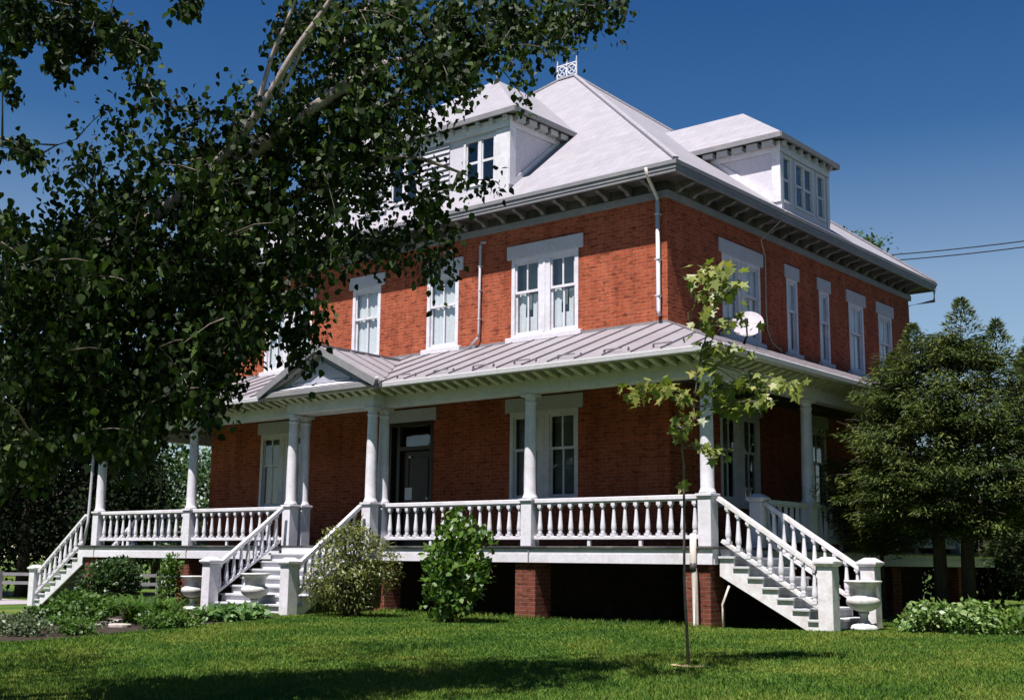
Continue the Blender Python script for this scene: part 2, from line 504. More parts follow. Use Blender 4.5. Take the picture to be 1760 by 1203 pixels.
LEAF_LILY = mat_leaf('lily_leaf', (0.03, 0.075, 0.012), (0.07, 0.145, 0.024), (0.17, 0.27, 0.07), trans=0.35, clump=3)
LEAF_HOST = mat_leaf('hosta_leaf', (0.05, 0.12, 0.03), (0.10, 0.20, 0.05), (0.26, 0.36, 0.14), trans=0.25, clump=4)
LEAF_VAR = mat_leaf('variegated_leaf', (0.07, 0.15, 0.03), (0.15, 0.25, 0.06), (0.42, 0.47, 0.25), trans=0.25, clump=5)
LEAF_GREY = mat_leaf('grey_green_leaf', (0.05, 0.075, 0.035), (0.085, 0.125, 0.06), (0.18, 0.22, 0.12), trans=0.2, clump=4)
BARK_L = mat_bark('pale_bark', (0.17, 0.13, 0.125), (0.45, 0.37, 0.36))
TWIGM = mat_bark('brown_twig', (0.07, 0.055, 0.045), (0.16, 0.13, 0.11))
BARK_S = mat_bark('young_bark', (0.09, 0.075, 0.065), (0.2, 0.17, 0.15), 14)
BARK_D = mat_bark('dark_bark', (0.03, 0.022, 0.018), (0.075, 0.055, 0.045))
GRASSM = mat_lawn('grass_blade', ((0.045, 0.115, 0.018), (0.10, 0.195, 0.024), (0.20, 0.25, 0.045)), 0.5)
LAWN = mat_lawn('lawn_soil', ((0.035, 0.075, 0.012), (0.065, 0.12, 0.016), (0.14, 0.155, 0.028)))
SOIL = mat_flat('soil', (0.035, 0.025, 0.018), 0.95, 0.4, 6)
GRAVEL = mat_flat('driveway_gravel', (0.34, 0.31, 0.32), 0.95, 0.15, 12)
FLAG = mat_flat('flagstone', (0.42, 0.37, 0.33), 0.9, 0.25, 7)

# ------------------------------------------------------------------ ground
def axis_pts(fine0, fine1, step, far):
    a = list(np.arange(fine0, fine1 + 1e-6, step))
    lo = [-far, -far * 0.5, -far * 0.25, -far * 0.13]; hi = [far * 0.13, far * 0.25, far * 0.5, far]
    return np.array([v for v in lo if v < fine0 - 5] + a + [v for v in hi if v > fine1 + 5])
gx = axis_pts(-40, 20, 0.5, 900); gy = axis_pts(-24, 24, 0.5, 900)
GX, GY = np.meshgrid(gx, gy)
GZ = ground_z(GX, GY)
me = bpy.data.meshes.new('lawn')
nx, ny = len(gx), len(gy)
idx = np.arange(nx * ny).reshape(ny, nx)
faces = np.stack([idx[:-1, :-1], idx[:-1, 1:], idx[1:, 1:], idx[1:, :-1]], -1).reshape(-1, 4)
me.from_pydata(np.stack([GX, GY, GZ], -1).reshape(-1, 3).tolist(), [], faces.tolist())
me.materials.append(LAWN)
me.polygons.foreach_set('use_smooth', [True] * len(faces))
o = bpy.data.objects.new('lawn', me); COL.objects.link(o); tag(o, kind='structure')

def sheet(name, outline, lift, mat, n=1):
    b = MB()
    b.add([(x, y, gz(x, y) + lift) for x, y in outline], [tuple(range(len(outline)))])
    o = b.build(name, mat); tag(o, kind='structure'); return o

def grid_sheet(name, x0, x1, y0, y1, lift, mat, step=0.5, wob=0.0):
    b = MB(); rnd = random.Random(3)
    xs = np.arange(x0, x1 + 1e-6, step); ys = np.arange(y0, y1 + 1e-6, step)
    vs = []
    for j, y in enumerate(ys):
        for i, x in enumerate(xs):
            e = wob if (i in (0, len(xs) - 1) or j in (0, len(ys) - 1)) else 0
            X = x + e * rnd.uniform(-1, 1); Y = y + e * rnd.uniform(-1, 1)
            vs.append((X, Y, gz(X, Y) + lift))
    W_ = len(xs)
    b.add(vs, [(j * W_ + i, j * W_ + i + 1, (j + 1) * W_ + i + 1, (j + 1) * W_ + i) for j in range(len(ys) - 1) for i in range(W_ - 1)], 0, True)
    o = b.build(name, mat, fix=False); return tag(o, kind='structure')
grid_sheet('driveway', -46, -23.6, -1.5, 2.0, 0.012, GRAVEL, 0.5, 0.1)
BED = [ground_at(*q)[:2] for q in ((-60, 1104), (40, 1103), (130, 1096), (220, 1087), (320, 1076), (420, 1068), (480, 1060), (350, 1047), (330, 1018), (150, 1018), (110, 1052), (-60, 1068))]
def bed_sheet():
    q = np.array(BED); lo, hi = q.min(0), q.max(0); st = .25; b = MB()
    for x in np.arange(lo[0], hi[0], st):
        for y in np.arange(lo[1], hi[1], st):
            if inpoly(np.array([[x + st / 2, y + st / 2]]), BED)[0]:
                b.add([(X, Y, gz(X, Y) + .012) for X, Y in ((x, y), (x + st, y), (x + st, y + st), (x, y + st))], [(0, 1, 2, 3)])
    tag(b.build('garden_bed', SOIL, fix=False), kind='structure')
def inpoly(pts, poly):
    x, y = pts[:, 0], pts[:, 1]; r = np.zeros(len(pts), bool); q = np.array(poly, float); j = len(q) - 1
    for i in range(len(q)):
        c = ((q[i, 1] > y) != (q[j, 1] > y)) & (x < (q[j, 0] - q[i, 0]) * (y - q[i, 1]) / (q[j, 1] - q[i, 1] + 1e-12) + q[i, 0])
        r ^= c; j = i
    return r
bed_sheet()
grid_sheet('porch_underfloor_soil', -20.3, 0.0, -0.2, 2.1, 0.008, SOIL, 0.5, 0.1)

# ------------------------------------------------------------------ the house
X0, X1, Y0, Y1 = -17.8, -2.2, 2.2, 15.5
CX, CY = -10.0, 8.85
DZ = 1.5                       # porch deck
HOUSE = empty('brick_house', (CX, CY, 0), 'two storey red brick house with white wraparound porch and pale hipped tin roof', 'house')

def wall_sheet(mb, axis, const, u0, u1, z0, z1, ops, inward, reveal=0.14):
    us = sorted({u0, u1, *[v for q in ops for v in q[:2]]}); zs = sorted({z0, z1, *[v for q in ops for v in q[2:]]})
    def P(u, z, d=0.0):
        return (u, const + inward * d, z) if axis == 'x' else (const + inward * d, u, z)
    for a, b_ in zip(us[:-1], us[1:]):
        for c, d in zip(zs[:-1], zs[1:]):
            um, zm = (a + b_) / 2, (c + d) / 2
            if any(q[0] < um < q[1] and q[2] < zm < q[3] for q in ops): continue
            mb.quad(P(a, c), P(b_, c), P(b_, d), P(a, d))
    for a, b_, c, d in ops:
        mb.quad(P(a, c), P(a, d), P(a, d, reveal), P(a, c, reveal))
        mb.quad(P(b_, c), P(b_, d), P(b_, d, reveal), P(b_, c, reveal))
        mb.quad(P(a, d), P(b_, d), P(b_, d, reveal), P(a, d, reveal))
        mb.quad(P(a, c), P(b_, c), P(b_, c, reveal), P(a, c, reveal))

UZ = (6.34, 8.23); GZ_ = (2.55, 4.58)
front = [('double', -6.53, -4.57, *UZ, 'parted'), ('single', -9.28, -8.22, *UZ, 'full'), ('single', -12.0, -10.95, *UZ, 'full'),
         ('double', -15.58, -13.62, *UZ, 'full'),
         ('double', -6.53, -4.57, *GZ_, 'blind'), ('double', -15.55, -13.6, *GZ_, 'blind'),
         ('door', -10.5, -8.97, DZ, 4.58, None)]
side = [('double', 4.5, 6.3, *UZ, 'full'), ('narrow', 7.66, 8.24, *UZ, 'full'), ('narrow', 9.47, 10.05, *UZ, 'full'),
        ('single', 11.26, 12.2, *UZ, 'full'), ('single', 13.22, 14.15, *UZ, 'full'),
        ('double', 4.3, 6.1, *GZ_, 'blind'), ('single', 8.6, 9.6, *GZ_, 'blind'), ('single', 12.0, 13.0, *GZ_, 'blind')]
w = MB()
wall_sheet(w, 'x', Y0, X0, X1, -0.5, 9.15, [q[1:5] for q in front], 1)
wall_sheet(w, 'y', X1, Y0, Y1, -0.5, 9.15, [q[1:5] for q in side], -1)
wall_sheet(w, 'x', Y1, X0, X1, -0.5, 9.15, [], -1)
wall_sheet(w, 'y', X0, Y0, Y1, -0.5, 9.15, [], 1)
w.build('brick_wall', BRICK, HOUSE, fix=False)
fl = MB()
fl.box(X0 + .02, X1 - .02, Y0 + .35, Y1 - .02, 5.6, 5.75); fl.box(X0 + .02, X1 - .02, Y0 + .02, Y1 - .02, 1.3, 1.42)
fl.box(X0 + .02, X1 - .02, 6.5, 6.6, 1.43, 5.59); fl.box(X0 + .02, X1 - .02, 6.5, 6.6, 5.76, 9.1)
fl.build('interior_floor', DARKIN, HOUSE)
fd = MB()
for a in ((X0 - .05, X1 + .05, Y0 - .05, Y0 - .003, -0.6, 1.2), (X1 + .003, X1 + .05, Y0, Y1, -0.6, 1.2), (X0 - .05, X0 - .003, Y0, Y1, -0.6, 1.2)):
    fd.box(*a)
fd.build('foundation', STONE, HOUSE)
vb = MB(); vb.lathe([(0.0, 0), (0.07, 0.0), (0.07, 0.03), (0, 0.04)], n=10)
v = vb.build('foundation_vent', WHITE, HOUSE); v.location = (-5.35, Y0 - .055, 0.93); v.rotation_euler = (R_(90), 0, 0)

def window(kind, axis, const, out, a, b, z0, z1, cover):
    """frame mesh = the window part; pane, curtain, sill, lintel = its pieces.  u along the wall, d outward"""
    def B(mb, u0, u1, d0, d1, c, d, mat=0):
        p0, p1 = const + out * d0, const + out * d1
        p0, p1 = min(p0, p1), max(p0, p1)
        if axis == 'x': mb.box(u0, u1, p0, p1, c, d, mat)
        else: mb.box(p0, p1, u0, u1, c, d, mat)
    f = MB(); g = MB()
    fw = 0.10 if kind != 'narrow' else 0.085
    B(f, a, a + fw, -.10, .012, z0, z1); B(f, b - fw, b, -.10, .012, z0, z1)
    B(f, a + fw, b - fw, -.10, .010, z1 - fw, z1); B(f, a + fw, b - fw, -.10, .014, z0, z0 + .07)
    cells = [(a + fw, b - fw)]
    if kind == 'double':
        m = (a + b) / 2
        B(f, m - .17, m + .17, -.10, .008, z0 + .07, z1 - fw)
        B(f, m - .03, m + .03, .009, .02, z0 + .07, z1 - fw)
        cells = [(a + fw, m - .17), (m + .17, b - fw)]
    zt, zb = z1 - fw, z0 + .07
    zm = zb + (zt - zb) * 0.585
    for c0, c1 in cells:
        st = 0.045 if kind != 'narrow' else 0.035
        mid = (c0 + c1) / 2
        for (q0, q1, d0, d1) in ((zm - .03, zt, -.055, -.02), (zb, zm + .03, -.09, -.056)):
            B(f, c0, c0 + st, d0, d1, q0, q1); B(f, c1 - st, c1, d0, d1, q0, q1)
            B(f, c0 + st, c1 - st, d0, d1, q1 - .055, q1); B(f, c0 + st, c1 - st, d0, d1, q0, q0 + .06)
            if kind != 'narrow': B(f, mid - .02, mid + .02, d0 + .004, d1 - .004, q0 + .06, q1 - .055)
            B(g, c0 + st, c1 - st, d0 + .014, d0 + .020, q0 + .06, q1 - .055)
    nm = {'double': 'double_window', 'single': 'sash_window', 'narrow': 'narrow_window'}[kind]
    W = f.build(nm, WHITE, HOUSE)
    g.build('pane', GLASS, W)
    cu = MB(); rnd = random.Random(int(a * 100 + z0 * 10))
    def drape(u0, u1, c, d, dep, amp=.02, ph=0):
        n = max(4, int((u1 - u0) / 0.03)); vs = []
        for k in range(n + 1):
            u = u0 + (u1 - u0) * k / n; dd = -dep - amp * math.sin(k * 1.1 + ph)
            for z in (c, d):
                vs.append((u, const + out * dd, z) if axis == 'x' else (const + out * dd, u, z))
        cu.add(vs, [(2 * k, 2 * k + 2, 2 * k + 3, 2 * k + 1) for k in range(n)], 0, True)
    if cover == 'full':
        for c0, c1 in cells: drape(c0, c1, zb, zt, .125, .012, rnd.random() * 6)
        cu.build('curtain', CURT, W)
    elif cover == 'parted':
        for c0, c1 in cells:
            m = (c0 + c1) / 2
            drape(c0, m - .13, zb, zm + .02, .13, .012); drape(m + .10, c1 - .12, zb, zm - .1, .13, .012); drape(m - .15, m + .12, zb, zb + .42, .14, .012)
        cu.build('curtain', CURT, W)
        bl = MB()
        for c0, c1 in cells: B(bl, c0, c1, -.30, -.28, zb, zt)
        bl.build('blind', BLIND, W)
    elif cover == 'blind':
        for c0, c1 in cells: B(cu, c0, c1, -.24, -.22, zb, zt)
        cu.build('blind', BLIND, W)
    s = MB(); e = .12
    B(s, a - e, b + e, -.10, .09, z0 - .13, z0 - .002)
    s.build('sill', SILL, W, bevel=.008)
    l = MB(); e = .14 if kind != 'narrow' else .10
    B(l, a - e, b + e, -.02, .035, z1 + .002, z1 + .33); 
    l.build('lintel', LINT, W, bevel=.008)
    return W

for k, a, b, z0, z1, cv in front:
    if k != 'door': window(k, 'x', Y0, -1, a, b, z0, z1, cv)
for k, a, b, z0, z1, cv in side:
    window(k, 'y', X1, 1, a, b, z0, z1, cv)

# front door
a, b = -10.5, -8.97
d = MB(); d.box(a + .42, b - .12, Y0 + .09, Y0 + .14, DZ + .03, 3.85)
for (u0, u1, c, e) in ((a + .52, -9.86, 1.75, 2.45), (-9.76, b - .22, 1.75, 2.45), (a + .52, -9.86, 2.6, 3.7), (-9.76, b - .22, 2.6, 3.7)):
    d.box(u0, u1, Y0 + .07, Y0 + .09, c, e)
DOOR = d.build('front_door', DOORM, HOUSE, bevel=.006)
f = MB()
for q in ((a, a + .1, DZ, 4.58), (b - .1, b, DZ, 4.58), (a + .1, b - .1, 4.48, 4.58), (a + .3, a + .4, DZ, 4.48), (a + .4, b - .1, 3.87, 3.97)):
    f.box(q[0], q[1], Y0 - .01, Y0 + .15, q[2], q[3])
f.build('door_frame', DOORM, DOOR)
g = MB(); g.box(a + .4, b - .1, Y0 + .10, Y0 + .11, 3.97, 4.48); g.box(a + .1, a + .3, Y0 + .10, Y0 + .11, DZ + .05, 4.48); g.build('transom_pane', GLASS, DOOR)
h = MB(); h.lathe([(0.0, 0), (.028, .0), (.02, .03), (.04, .06), (.03, .09), (0, .095)], n=10)
h = h.build('door_knob', BRASS, DOOR); h.location = (-9.17, Y0 + .09, 2.68); h.rotation_euler = (R_(90), 0, 0)
p = MB(); p.box(-9.96, -9.72, Y0 + .060, Y0 + .064, 2.66, 2.96); p.build('door_notice', PAPER, DOOR)
kn = MB(); kn.lathe([(0, 0), (.045, 0), (.03, .03), (0, .035)], n=10); kn = kn.build('door_knocker', BRASS, DOOR)
kn.location = (-9.81, Y0 + .07, 3.72); kn.rotation_euler = (R_(90), 0, 0)
l = MB(); l.box(a - .1, b + .1, Y0 - .035, Y0 + .02, 4.582, 4.9); l.build('door_lintel', LINT, DOOR, bevel=.008)

# main eave: frieze, soffit, brackets, gutter
OV = 0.6
ring = lambda e: [(X0 - e, Y0 - e), (X1 + e, Y0 - e), (X1 + e, Y1 + e), (X0 - e, Y1 + e)]
def band(mb, e0, e1, z0, z1, mat=0):
    """a hollow square ring between outsets e0 (inner) and e1 (outer)"""
    I, O = ring(e0), ring(e1)
    v = [(x, y, z) for z in (z0, z1) for R in (I, O) for x, y in R]
    f = []
    for i in range(4):
        j = (i + 1) % 4
        f += [(i, j, 4 + j, 4 + i), (8 + i, 12 + i, 12 + j, 8 + j), (4 + i, 4 + j, 12 + j, 12 + i), (j, i, 8 + i, 8 + j)]
    mb.add(v, f, mat)
b = MB(); band(b, .003, .07, 8.98, 9.13); b.build('frieze', EAVE, HOUSE)
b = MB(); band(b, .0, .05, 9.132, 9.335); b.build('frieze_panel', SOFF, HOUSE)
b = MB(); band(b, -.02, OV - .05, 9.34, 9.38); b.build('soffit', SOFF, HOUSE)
b = MB(); band(b, OV - .045, OV + .015, 9.30, 9.37); band(b, OV - .045, OV + .03, 9.372, 9.46); band(b, OV - .02, OV + .055, 9.462, 9.55)
b.build('gutter', EAVE, HOUSE)
br = MB()
br.extrude([(-.06, 0, 9.337), (-.06, -.46, 9.337), (-.06, -.46, 9.29), (-.06, -.38, 9.25), (-.06, -.16, 9.21), (-.06, -.08, 9.14), (-.06, 0, 9.14)], (.10, 0, 0))
bk0 = br.build('bracket', BRKM, HOUSE)
first = True
def brk(x, y, rz):
    global first
    if first:
        bk0.location = (x, y, 0); bk0.rotation_euler = (0, 0, rz); first = False
    else: clone(bk0, HOUSE, (x, y, 0), rz)
for i in range(26): brk(X0 + .3 + i * (X1 - X0 - .6) / 25, Y0 - .052, 0)
for i in range(22): brk(X1 + .052, Y0 + .3 + i * (Y1 - Y0 - .6) / 21, R_(90))

# main roof
EZ, AZ = 9.56, 15.8
E = OV + .03
c = [(X0 - E, Y0 - E, EZ), (X1 + E, Y0 - E, EZ), (X1 + E, Y1 + E, EZ), (X0 - E, Y1 + E, EZ)]
rl, rr = (-10.3, CY, AZ), (-9.65, CY, AZ)
r = MB()
r.quad(c[0], c[1], rr, rl); r.poly([c[1], c[2], rr]); r.quad(c[2], c[3], rl, rr); r.poly([c[3], c[0], rl])
ROOFO = r.build('main_roof', ROOF, HOUSE, fix=False)
sf = (AZ - EZ) / (CY - (Y0 - E)); ss = (AZ - EZ) / ((X1 + E) + 9.65)
hp = MB()
for p_, q_ in ((c[1], rr), (c[0], rl), (c[2], rr), (rl, rr)):
    hp.bar(Vector(p_) + Vector((0, 0, .02)), Vector(q_) + Vector((0, 0, .02)), .12, .05)
hp.build('hip_cap', ROOF, ROOFO)
cr = MB()
x0, x1 = -10.33, -9.6
for x in (x0, (x0 + x1) / 2, x1):
    cr.bar((x, CY, AZ - .02), (x, CY, AZ + .5), .04, .04); cr.lathe([(0, AZ + .5), (.035, AZ + .53), (.01, AZ + .57), (.018, AZ + .59), (0, AZ + .66)], x, CY, 8)
for z in (.06, .46): cr.bar((x0, CY, AZ + z), (x1, CY, AZ + z), .035, .035)
for cx_ in ((3 * x0 + x1) / 4, (x0 + 3 * x1) / 4):
    for R2 in (.15,):
        pts = [(cx_ + R2 * math.cos(t), CY, AZ + .26 + R2 * math.sin(t)) for t in np.linspace(0, 2 * math.pi, 17)]
        cr.tube(pts, .022, 5)
    cr.bar((cx_ - .12, CY, AZ + .14), (cx_ + .12, CY, AZ + .38), .025, .025); cr.bar((cx_ + .12, CY, AZ + .14), (cx_ - .12, CY, AZ + .38), .025, .025)
cr.build('ridge_cresting', WHITE, ROOFO)
# roof lamp-post thin mast behind ridge
def dormer(fx0, fx1, fy, base, top, eave, apex, zap, facing, ridge_end, wins, louvre):
    """built facing -y at u=x; facing 'side' maps (u,d)->(x=-d.., y=u)"""
    if facing == 'front': T = lambda u, d, z: (u, fy + d, z)
    else: T = lambda u, d, z: (fy - d, u, z)
    def B(mb, u0, u1, d0, d1, z0, z1, mat=0):
        P0, P1 = T(u0, d0, z0), T(u1, d1, z1)
        mb.box(min(P0[0], P1[0]), max(P0[0], P1[0]), min(P0[1], P1[1]), max(P0[1], P1[1]), z0, z1, mat)
    slope = sf if facing == 'front' else ss
    depth_top = (top + .3 - base) / slope
    wm = MB()
    mats = [SHADEW]
    # front wall with openings + cheeks
    us = [fx0, fx1]
    if facing == 'front': wall_sheet(wm, 'x', fy, fx0, fx1, base - .3, top + .28, [q for q in wins], 1, .1)
    else: wall_sheet(wm, 'y', fy, fx0, fx1, base - .3, top + .28, [q for q in wins], -1, .1)
    for u in us:
        wm.poly([T(u, 0, base - .3), T(u, 0, top + .28), T(u, depth_top + .4, top + .28), T(u, depth_top + .4, top + .1)])
    D = wm.build('dormer', SHADEW, HOUSE, fix=False)
    tr = MB()
    out = 1
    for u, sgn in ((fx0, 1), (fx1, -1)):
        B(tr, min(u, u + sgn * .42), max(u, u + sgn * .42), -.03, -.004, base - .02, top - .02) if facing == 'front' else B(tr, min(u, u + sgn * .1), max(u, u + sgn * .1), -.03, -.004, base - .02, top - .02)
        B(tr, u + .004 * -sgn - (.03 if sgn > 0 else 0), u + .004 * -sgn + (0 if sgn > 0 else .03), -.03, .20, base + .15, top)
        # frieze along the cheek and raking board along the roof
        B(tr, min(u - sgn * .004, u - sgn * .045), max(u - sgn * .004, u - sgn * .045), -.045, (top + .05 - base) / slope, top, top + .26)
        P0 = Vector(T(u - sgn * .02, .18, base + .2)); P1 = Vector(T(u - sgn * .02, (top - base) / slope, top))
        tr.bar(P0 + Vector((0, 0, .02)), P1 + Vector((0, 0, .02)), .03, .2)
    B(tr, fx0, fx1, -.05, -.004, top, top + .26)
    tr.build('trim_board', WHITE, D)
    # eave and hip roof
    ov, of = .30, .20
    a = [T(fx0 - ov, -of, eave), T(fx1 + ov, -of, eave)]
    back = (eave - base) / slope + .2
    bk_ = [T(fx1 + ov, back, eave), T(fx0 - ov, back, eave)]
    mid = (fx0 + fx1) / 2
    ap = T(mid, apex, zap); re = T(mid, ridge_end, zap)
    rm = MB()
    rm.poly([a[0], a[1], ap]); rm.quad(a[1], bk_[0], re, ap); rm.quad(bk_[1], a[0], ap, re)
    rm.build('dormer_roof', ROOF, D, fix=False)
    em = MB()
    for p0, p1 in ((a[0], a[1]), (a[1], bk_[0]), (bk_[1], a[0])):
        em.bar(Vector(p0) - Vector((0, 0, .065)), Vector(p1) - Vector((0, 0, .065)), .05, .125)
    em.add([Vector(p_) - Vector((0, 0, .07)) for p_ in (a[0], a[1], bk_[0], bk_[1])], [(0, 1, 2, 3)])
    em.build('dormer_eave', EAVE, D, fix=False)
    def dbr(*q):
        bb = MB(); B(bb, *q); bb.build('dormer_bracket', GUTW, D)
    n = int((fx1 - fx0) / .42)
    for i in range(n + 1):
        u = fx0 + .06 + (fx1 - fx0 - .12) * i / n
        dbr(u - .05, u + .05, -.16, -.052, top + .15, eave - .135)
    m = int(back / .42)
    for i in range(1, m + 1):
        for u, s_ in ((fx0, -1), (fx1, 1)):
            dbr(min(u + s_ * .05, u + s_ * .22), max(u + s_ * .05, u + s_ * .22), i * .42 - .36, i * .42 - .06, top + .13, eave - .135)
    # windows
    for (u0, u1, z0, z1) in wins:
        f = MB(); fw = .07
        B(f, u0, u0 + fw, -.02, .06, z0, z1); B(f, u1 - fw, u1, -.02, .06, z0, z1)
        B(f, u0 + fw, u1 - fw, -.02, .06, z1 - fw, z1); B(f, u0 + fw, u1 - fw, -.03, .06, z0, z0 + fw)
        zm = (z0 + z1) / 2
        cells = [(u0 + fw, u1 - fw)] if (u1 - u0) < .7 else [(u0 + fw, (u0 + u1) / 2 - .05), ((u0 + u1) / 2 + .05, u1 - fw)]
        if len(cells) == 2: B(f, cells[0][1], cells[1][0], -.01, .06, z0 + fw, z1 - fw)
        for c0, c1 in cells:
            B(f, c0, c1, .01, .05, zm - .03, zm + .03)
            B(f, c0, c0 + .035, .015, .05, z0 + fw, z1 - fw); B(f, c1 - .035, c1, .015, .05, z0 + fw, z1 - fw)
            B(f, c0, c1, .03, .035, z0 + fw, z1 - fw, 1)
        f.build('dormer_window', [WHITE, GLASS], D)
        bl = MB(); B(bl, u0, u1, .45, .47, z0, z1); bl.build('dormer_dark_backing', DARKIN, D)  # dark sheet standing in for the unlit room behind the panes
    for (u0, u1, z0, z1) in louvre:
        lv = MB(); k = 0; z = z0
        while z < z1 - .02:
            P = [T(u0, -.005, z), T(u1, -.005, z), T(u1, -.05, z), T(u0, -.05, z)]
            q = [T(u0, -.004, z + .13), T(u1, -.004, z + .13)]
            lv.add([P[0], P[1], P[2], P[3], q[0], q[1]], [(0, 1, 2, 3), (3, 2, 5, 4), (0, 3, 4), (1, 5, 2)])
            z += .14
        lv.build('louvre', CLAP, D)
    return D
FD = dormer(-13.55, -6.48, 2.0, 9.9, 11.5, 11.9, 3.6, 14.72, 'front', 5.9,
            [(-7.95, -6.9, 10.2, 11.42), (-13.1, -12.05, 10.2, 11.42), (-10.53, -9.48, 10.2, 11.42)],
            [(-9.38, -8.42, 10.12, 11.42), (-11.6, -10.63, 10.12, 11.42)])
sp = MB(); sp.tube([(-10.02, 5.6, 14.7), (-10.02, 5.6, 15.25)], [.02, .008], 6); sp.build('dormer_finial', WHITE, FD)
RD = dormer(6.70, 9.36, -1.80, 9.74, 11.16, 11.55, 1.7, 12.92, 'side', 4.4,
            [(6.80, 7.28, 9.90, 11.12), (7.46, 8.48, 9.90, 11.12), (8.66, 9.16, 9.90, 11.12)], [])

# downspouts on the house
d = MB()
d.tube([(-2.30, Y0 - .66, 9.5), (-2.30, Y0 - .58, 9.3), (-2.38, Y0 - .10, 8.98), (-2.38, Y0 - .09, 8.8)], .038, 8, 1)
d.tube([(-2.38, Y0 - .09, 8.9), (-2.38, Y0 - .09, 6.5), (-2.34, Y0 - .12, 6.38)], .046, 8, 0)
for z in (8.6, 7.6, 6.8): d.box(-2.432, -2.328, Y0 - .142, Y0 - .003, z, z + .025)
d.build('downspout', [PIPEW, PIPEP], HOUSE)
d = MB(); d.tube([(-1.6, Y1 + .55, 9.40), (-1.62, Y1 + .55, 9.0), (-2.28, Y1 + .1, 8.85), (-2.28, Y1 + .1, 1.0)], .05, 8)
d.build('downspout', EAVE, HOUSE)
d = MB(); d.tube([(-7.36, Y0 - .0, 8.80), (-7.46, Y0 - .07, 8.80), (-7.48, Y0 - .07, 8.72), (-7.48, Y0 - .07, 6.55), (-7.50, Y0 - .08, 6.46), (-7.72, Y0 - .12, 6.24)], .032, 8)
for z in (8.2, 7.6, 6.9): d.box(-7.52, -7.44, Y0 - .105, Y0 - .003, z, z + .02)
d.build('vent_pipe', PIPEW, HOUSE)
d = MB()
d.tube([(-1.55, 6.45, 9.56), (-1.62, 6.2, 9.2), (-1.9, 5.85, 8.75), (-2.15, 6.5, 8.52), (-2.16, 6.53, 8.3), (-2.16, 6.5, 7.2), (-2.16, 6.56, 6.7), (-2.12, 6.7, 6.42), (-2.0, 6.95, 6.25)], .018, 6)
d.build('wall_cable', CABLEM, HOUSE)

# ------------------------------------------------------------------ porch
PE = 0.78                                          # eave overhang beyond the column line
PX0, PX1, PY = -19.86, 0.0, 0.0                    # column lines
GE = (PX0 - PE, PX1 + PE, PY - PE)                 # gutter lines
RZ0, RZ1 = 5.06, 6.24
BACK = 14.6
pr = MB()
A = (GE[0], GE[2], RZ0); Bc = (GE[1], GE[2], RZ0)
C1 = (X1, Y0, RZ1); C0 = (X0, Y0, RZ1)
pr.quad(A, Bc, C1, C0)
pr.quad(Bc, (GE[1], BACK, RZ0), (X1, BACK, RZ1), C1)
pr.quad(C0, (X0, BACK, RZ1), (GE[0], BACK, RZ0), A)
pr.poly([(GE[1], BACK, RZ0), (X1, BACK, RZ0), (X1, BACK, RZ1)]); pr.poly([(GE[0], BACK, RZ0), (X0, BACK, RZ0), (X0, BACK, RZ1)])
PROOF = pr.build('porch_roof', SEAM, HOUSE, fix=False)
psl = (RZ1 - RZ0) / (Y0 - GE[2])
def rib(p, q):
    sm = MB(); sm.bar(Vector(p) + Vector((0, 0, .018)), Vector(q) + Vector((0, 0, .012)), .022, .036); sm.build('seam', SEAMD, PROOF)
x = GE[0] + .35
while x < GE[1] - .1:
    top = Y0 - .01
    if x > X1: top = Y0 - (x - X1) * (Y0 - GE[2]) / (GE[1] - X1)
    if x < X0: top = Y0 - (X0 - x) * (Y0 - GE[2]) / (X0 - GE[0])
    y0_ = GE[2] + .02
    if abs(x + 9.78) < 1.95: y0_ = max(y0_, GE[2] + (1 - abs(x + 9.78) / 1.95) * 2.62)
    if top - y0_ > .1: rib((x, y0_, RZ0 + psl * (y0_ - GE[2])), (x, top, RZ0 + psl * (top - GE[2])))
    x += .66
y = GE[2] + .5
ssl = (RZ1 - RZ0) / (GE[1] - X1)
while y < BACK:
    q = X1 + .01 if y > Y0 else GE[1] - (y - GE[2]) * (GE[1] - X1) / (Y0 - GE[2])
    rib((GE[1] - .02, y, RZ0), (q, y, RZ0 + ssl * (GE[1] - q)))
    y += .56
rib(Bc, C1); rib(A, C0)

for (xa, xb) in ((GE[0] + .4, -11.9), (-7.5, GE[1] - .5)):
    n = int((xb - xa) / .56)
    zz = RZ0 + psl * .22
    for i in range(n):
        u = xa + i * .56
        sg = MB(); sg.bar((u, GE[2] + .22, zz), (u, GE[2] + .22, zz + .07), .02, .05)
        if i % 2 == 0: sg.bar((u, GE[2] + .22, zz + .07), (u + .4, GE[2] + .22, zz + .07), .025, .025)
        sg.build('snow_guard', SEAMD, PROOF)
fl_ = MB(); fl_.box(X0, X1, Y0 - .025, Y0 - .003, RZ1 - .02, RZ1 + .05); fl_.build('roof_flashing', EAVE, PROOF)

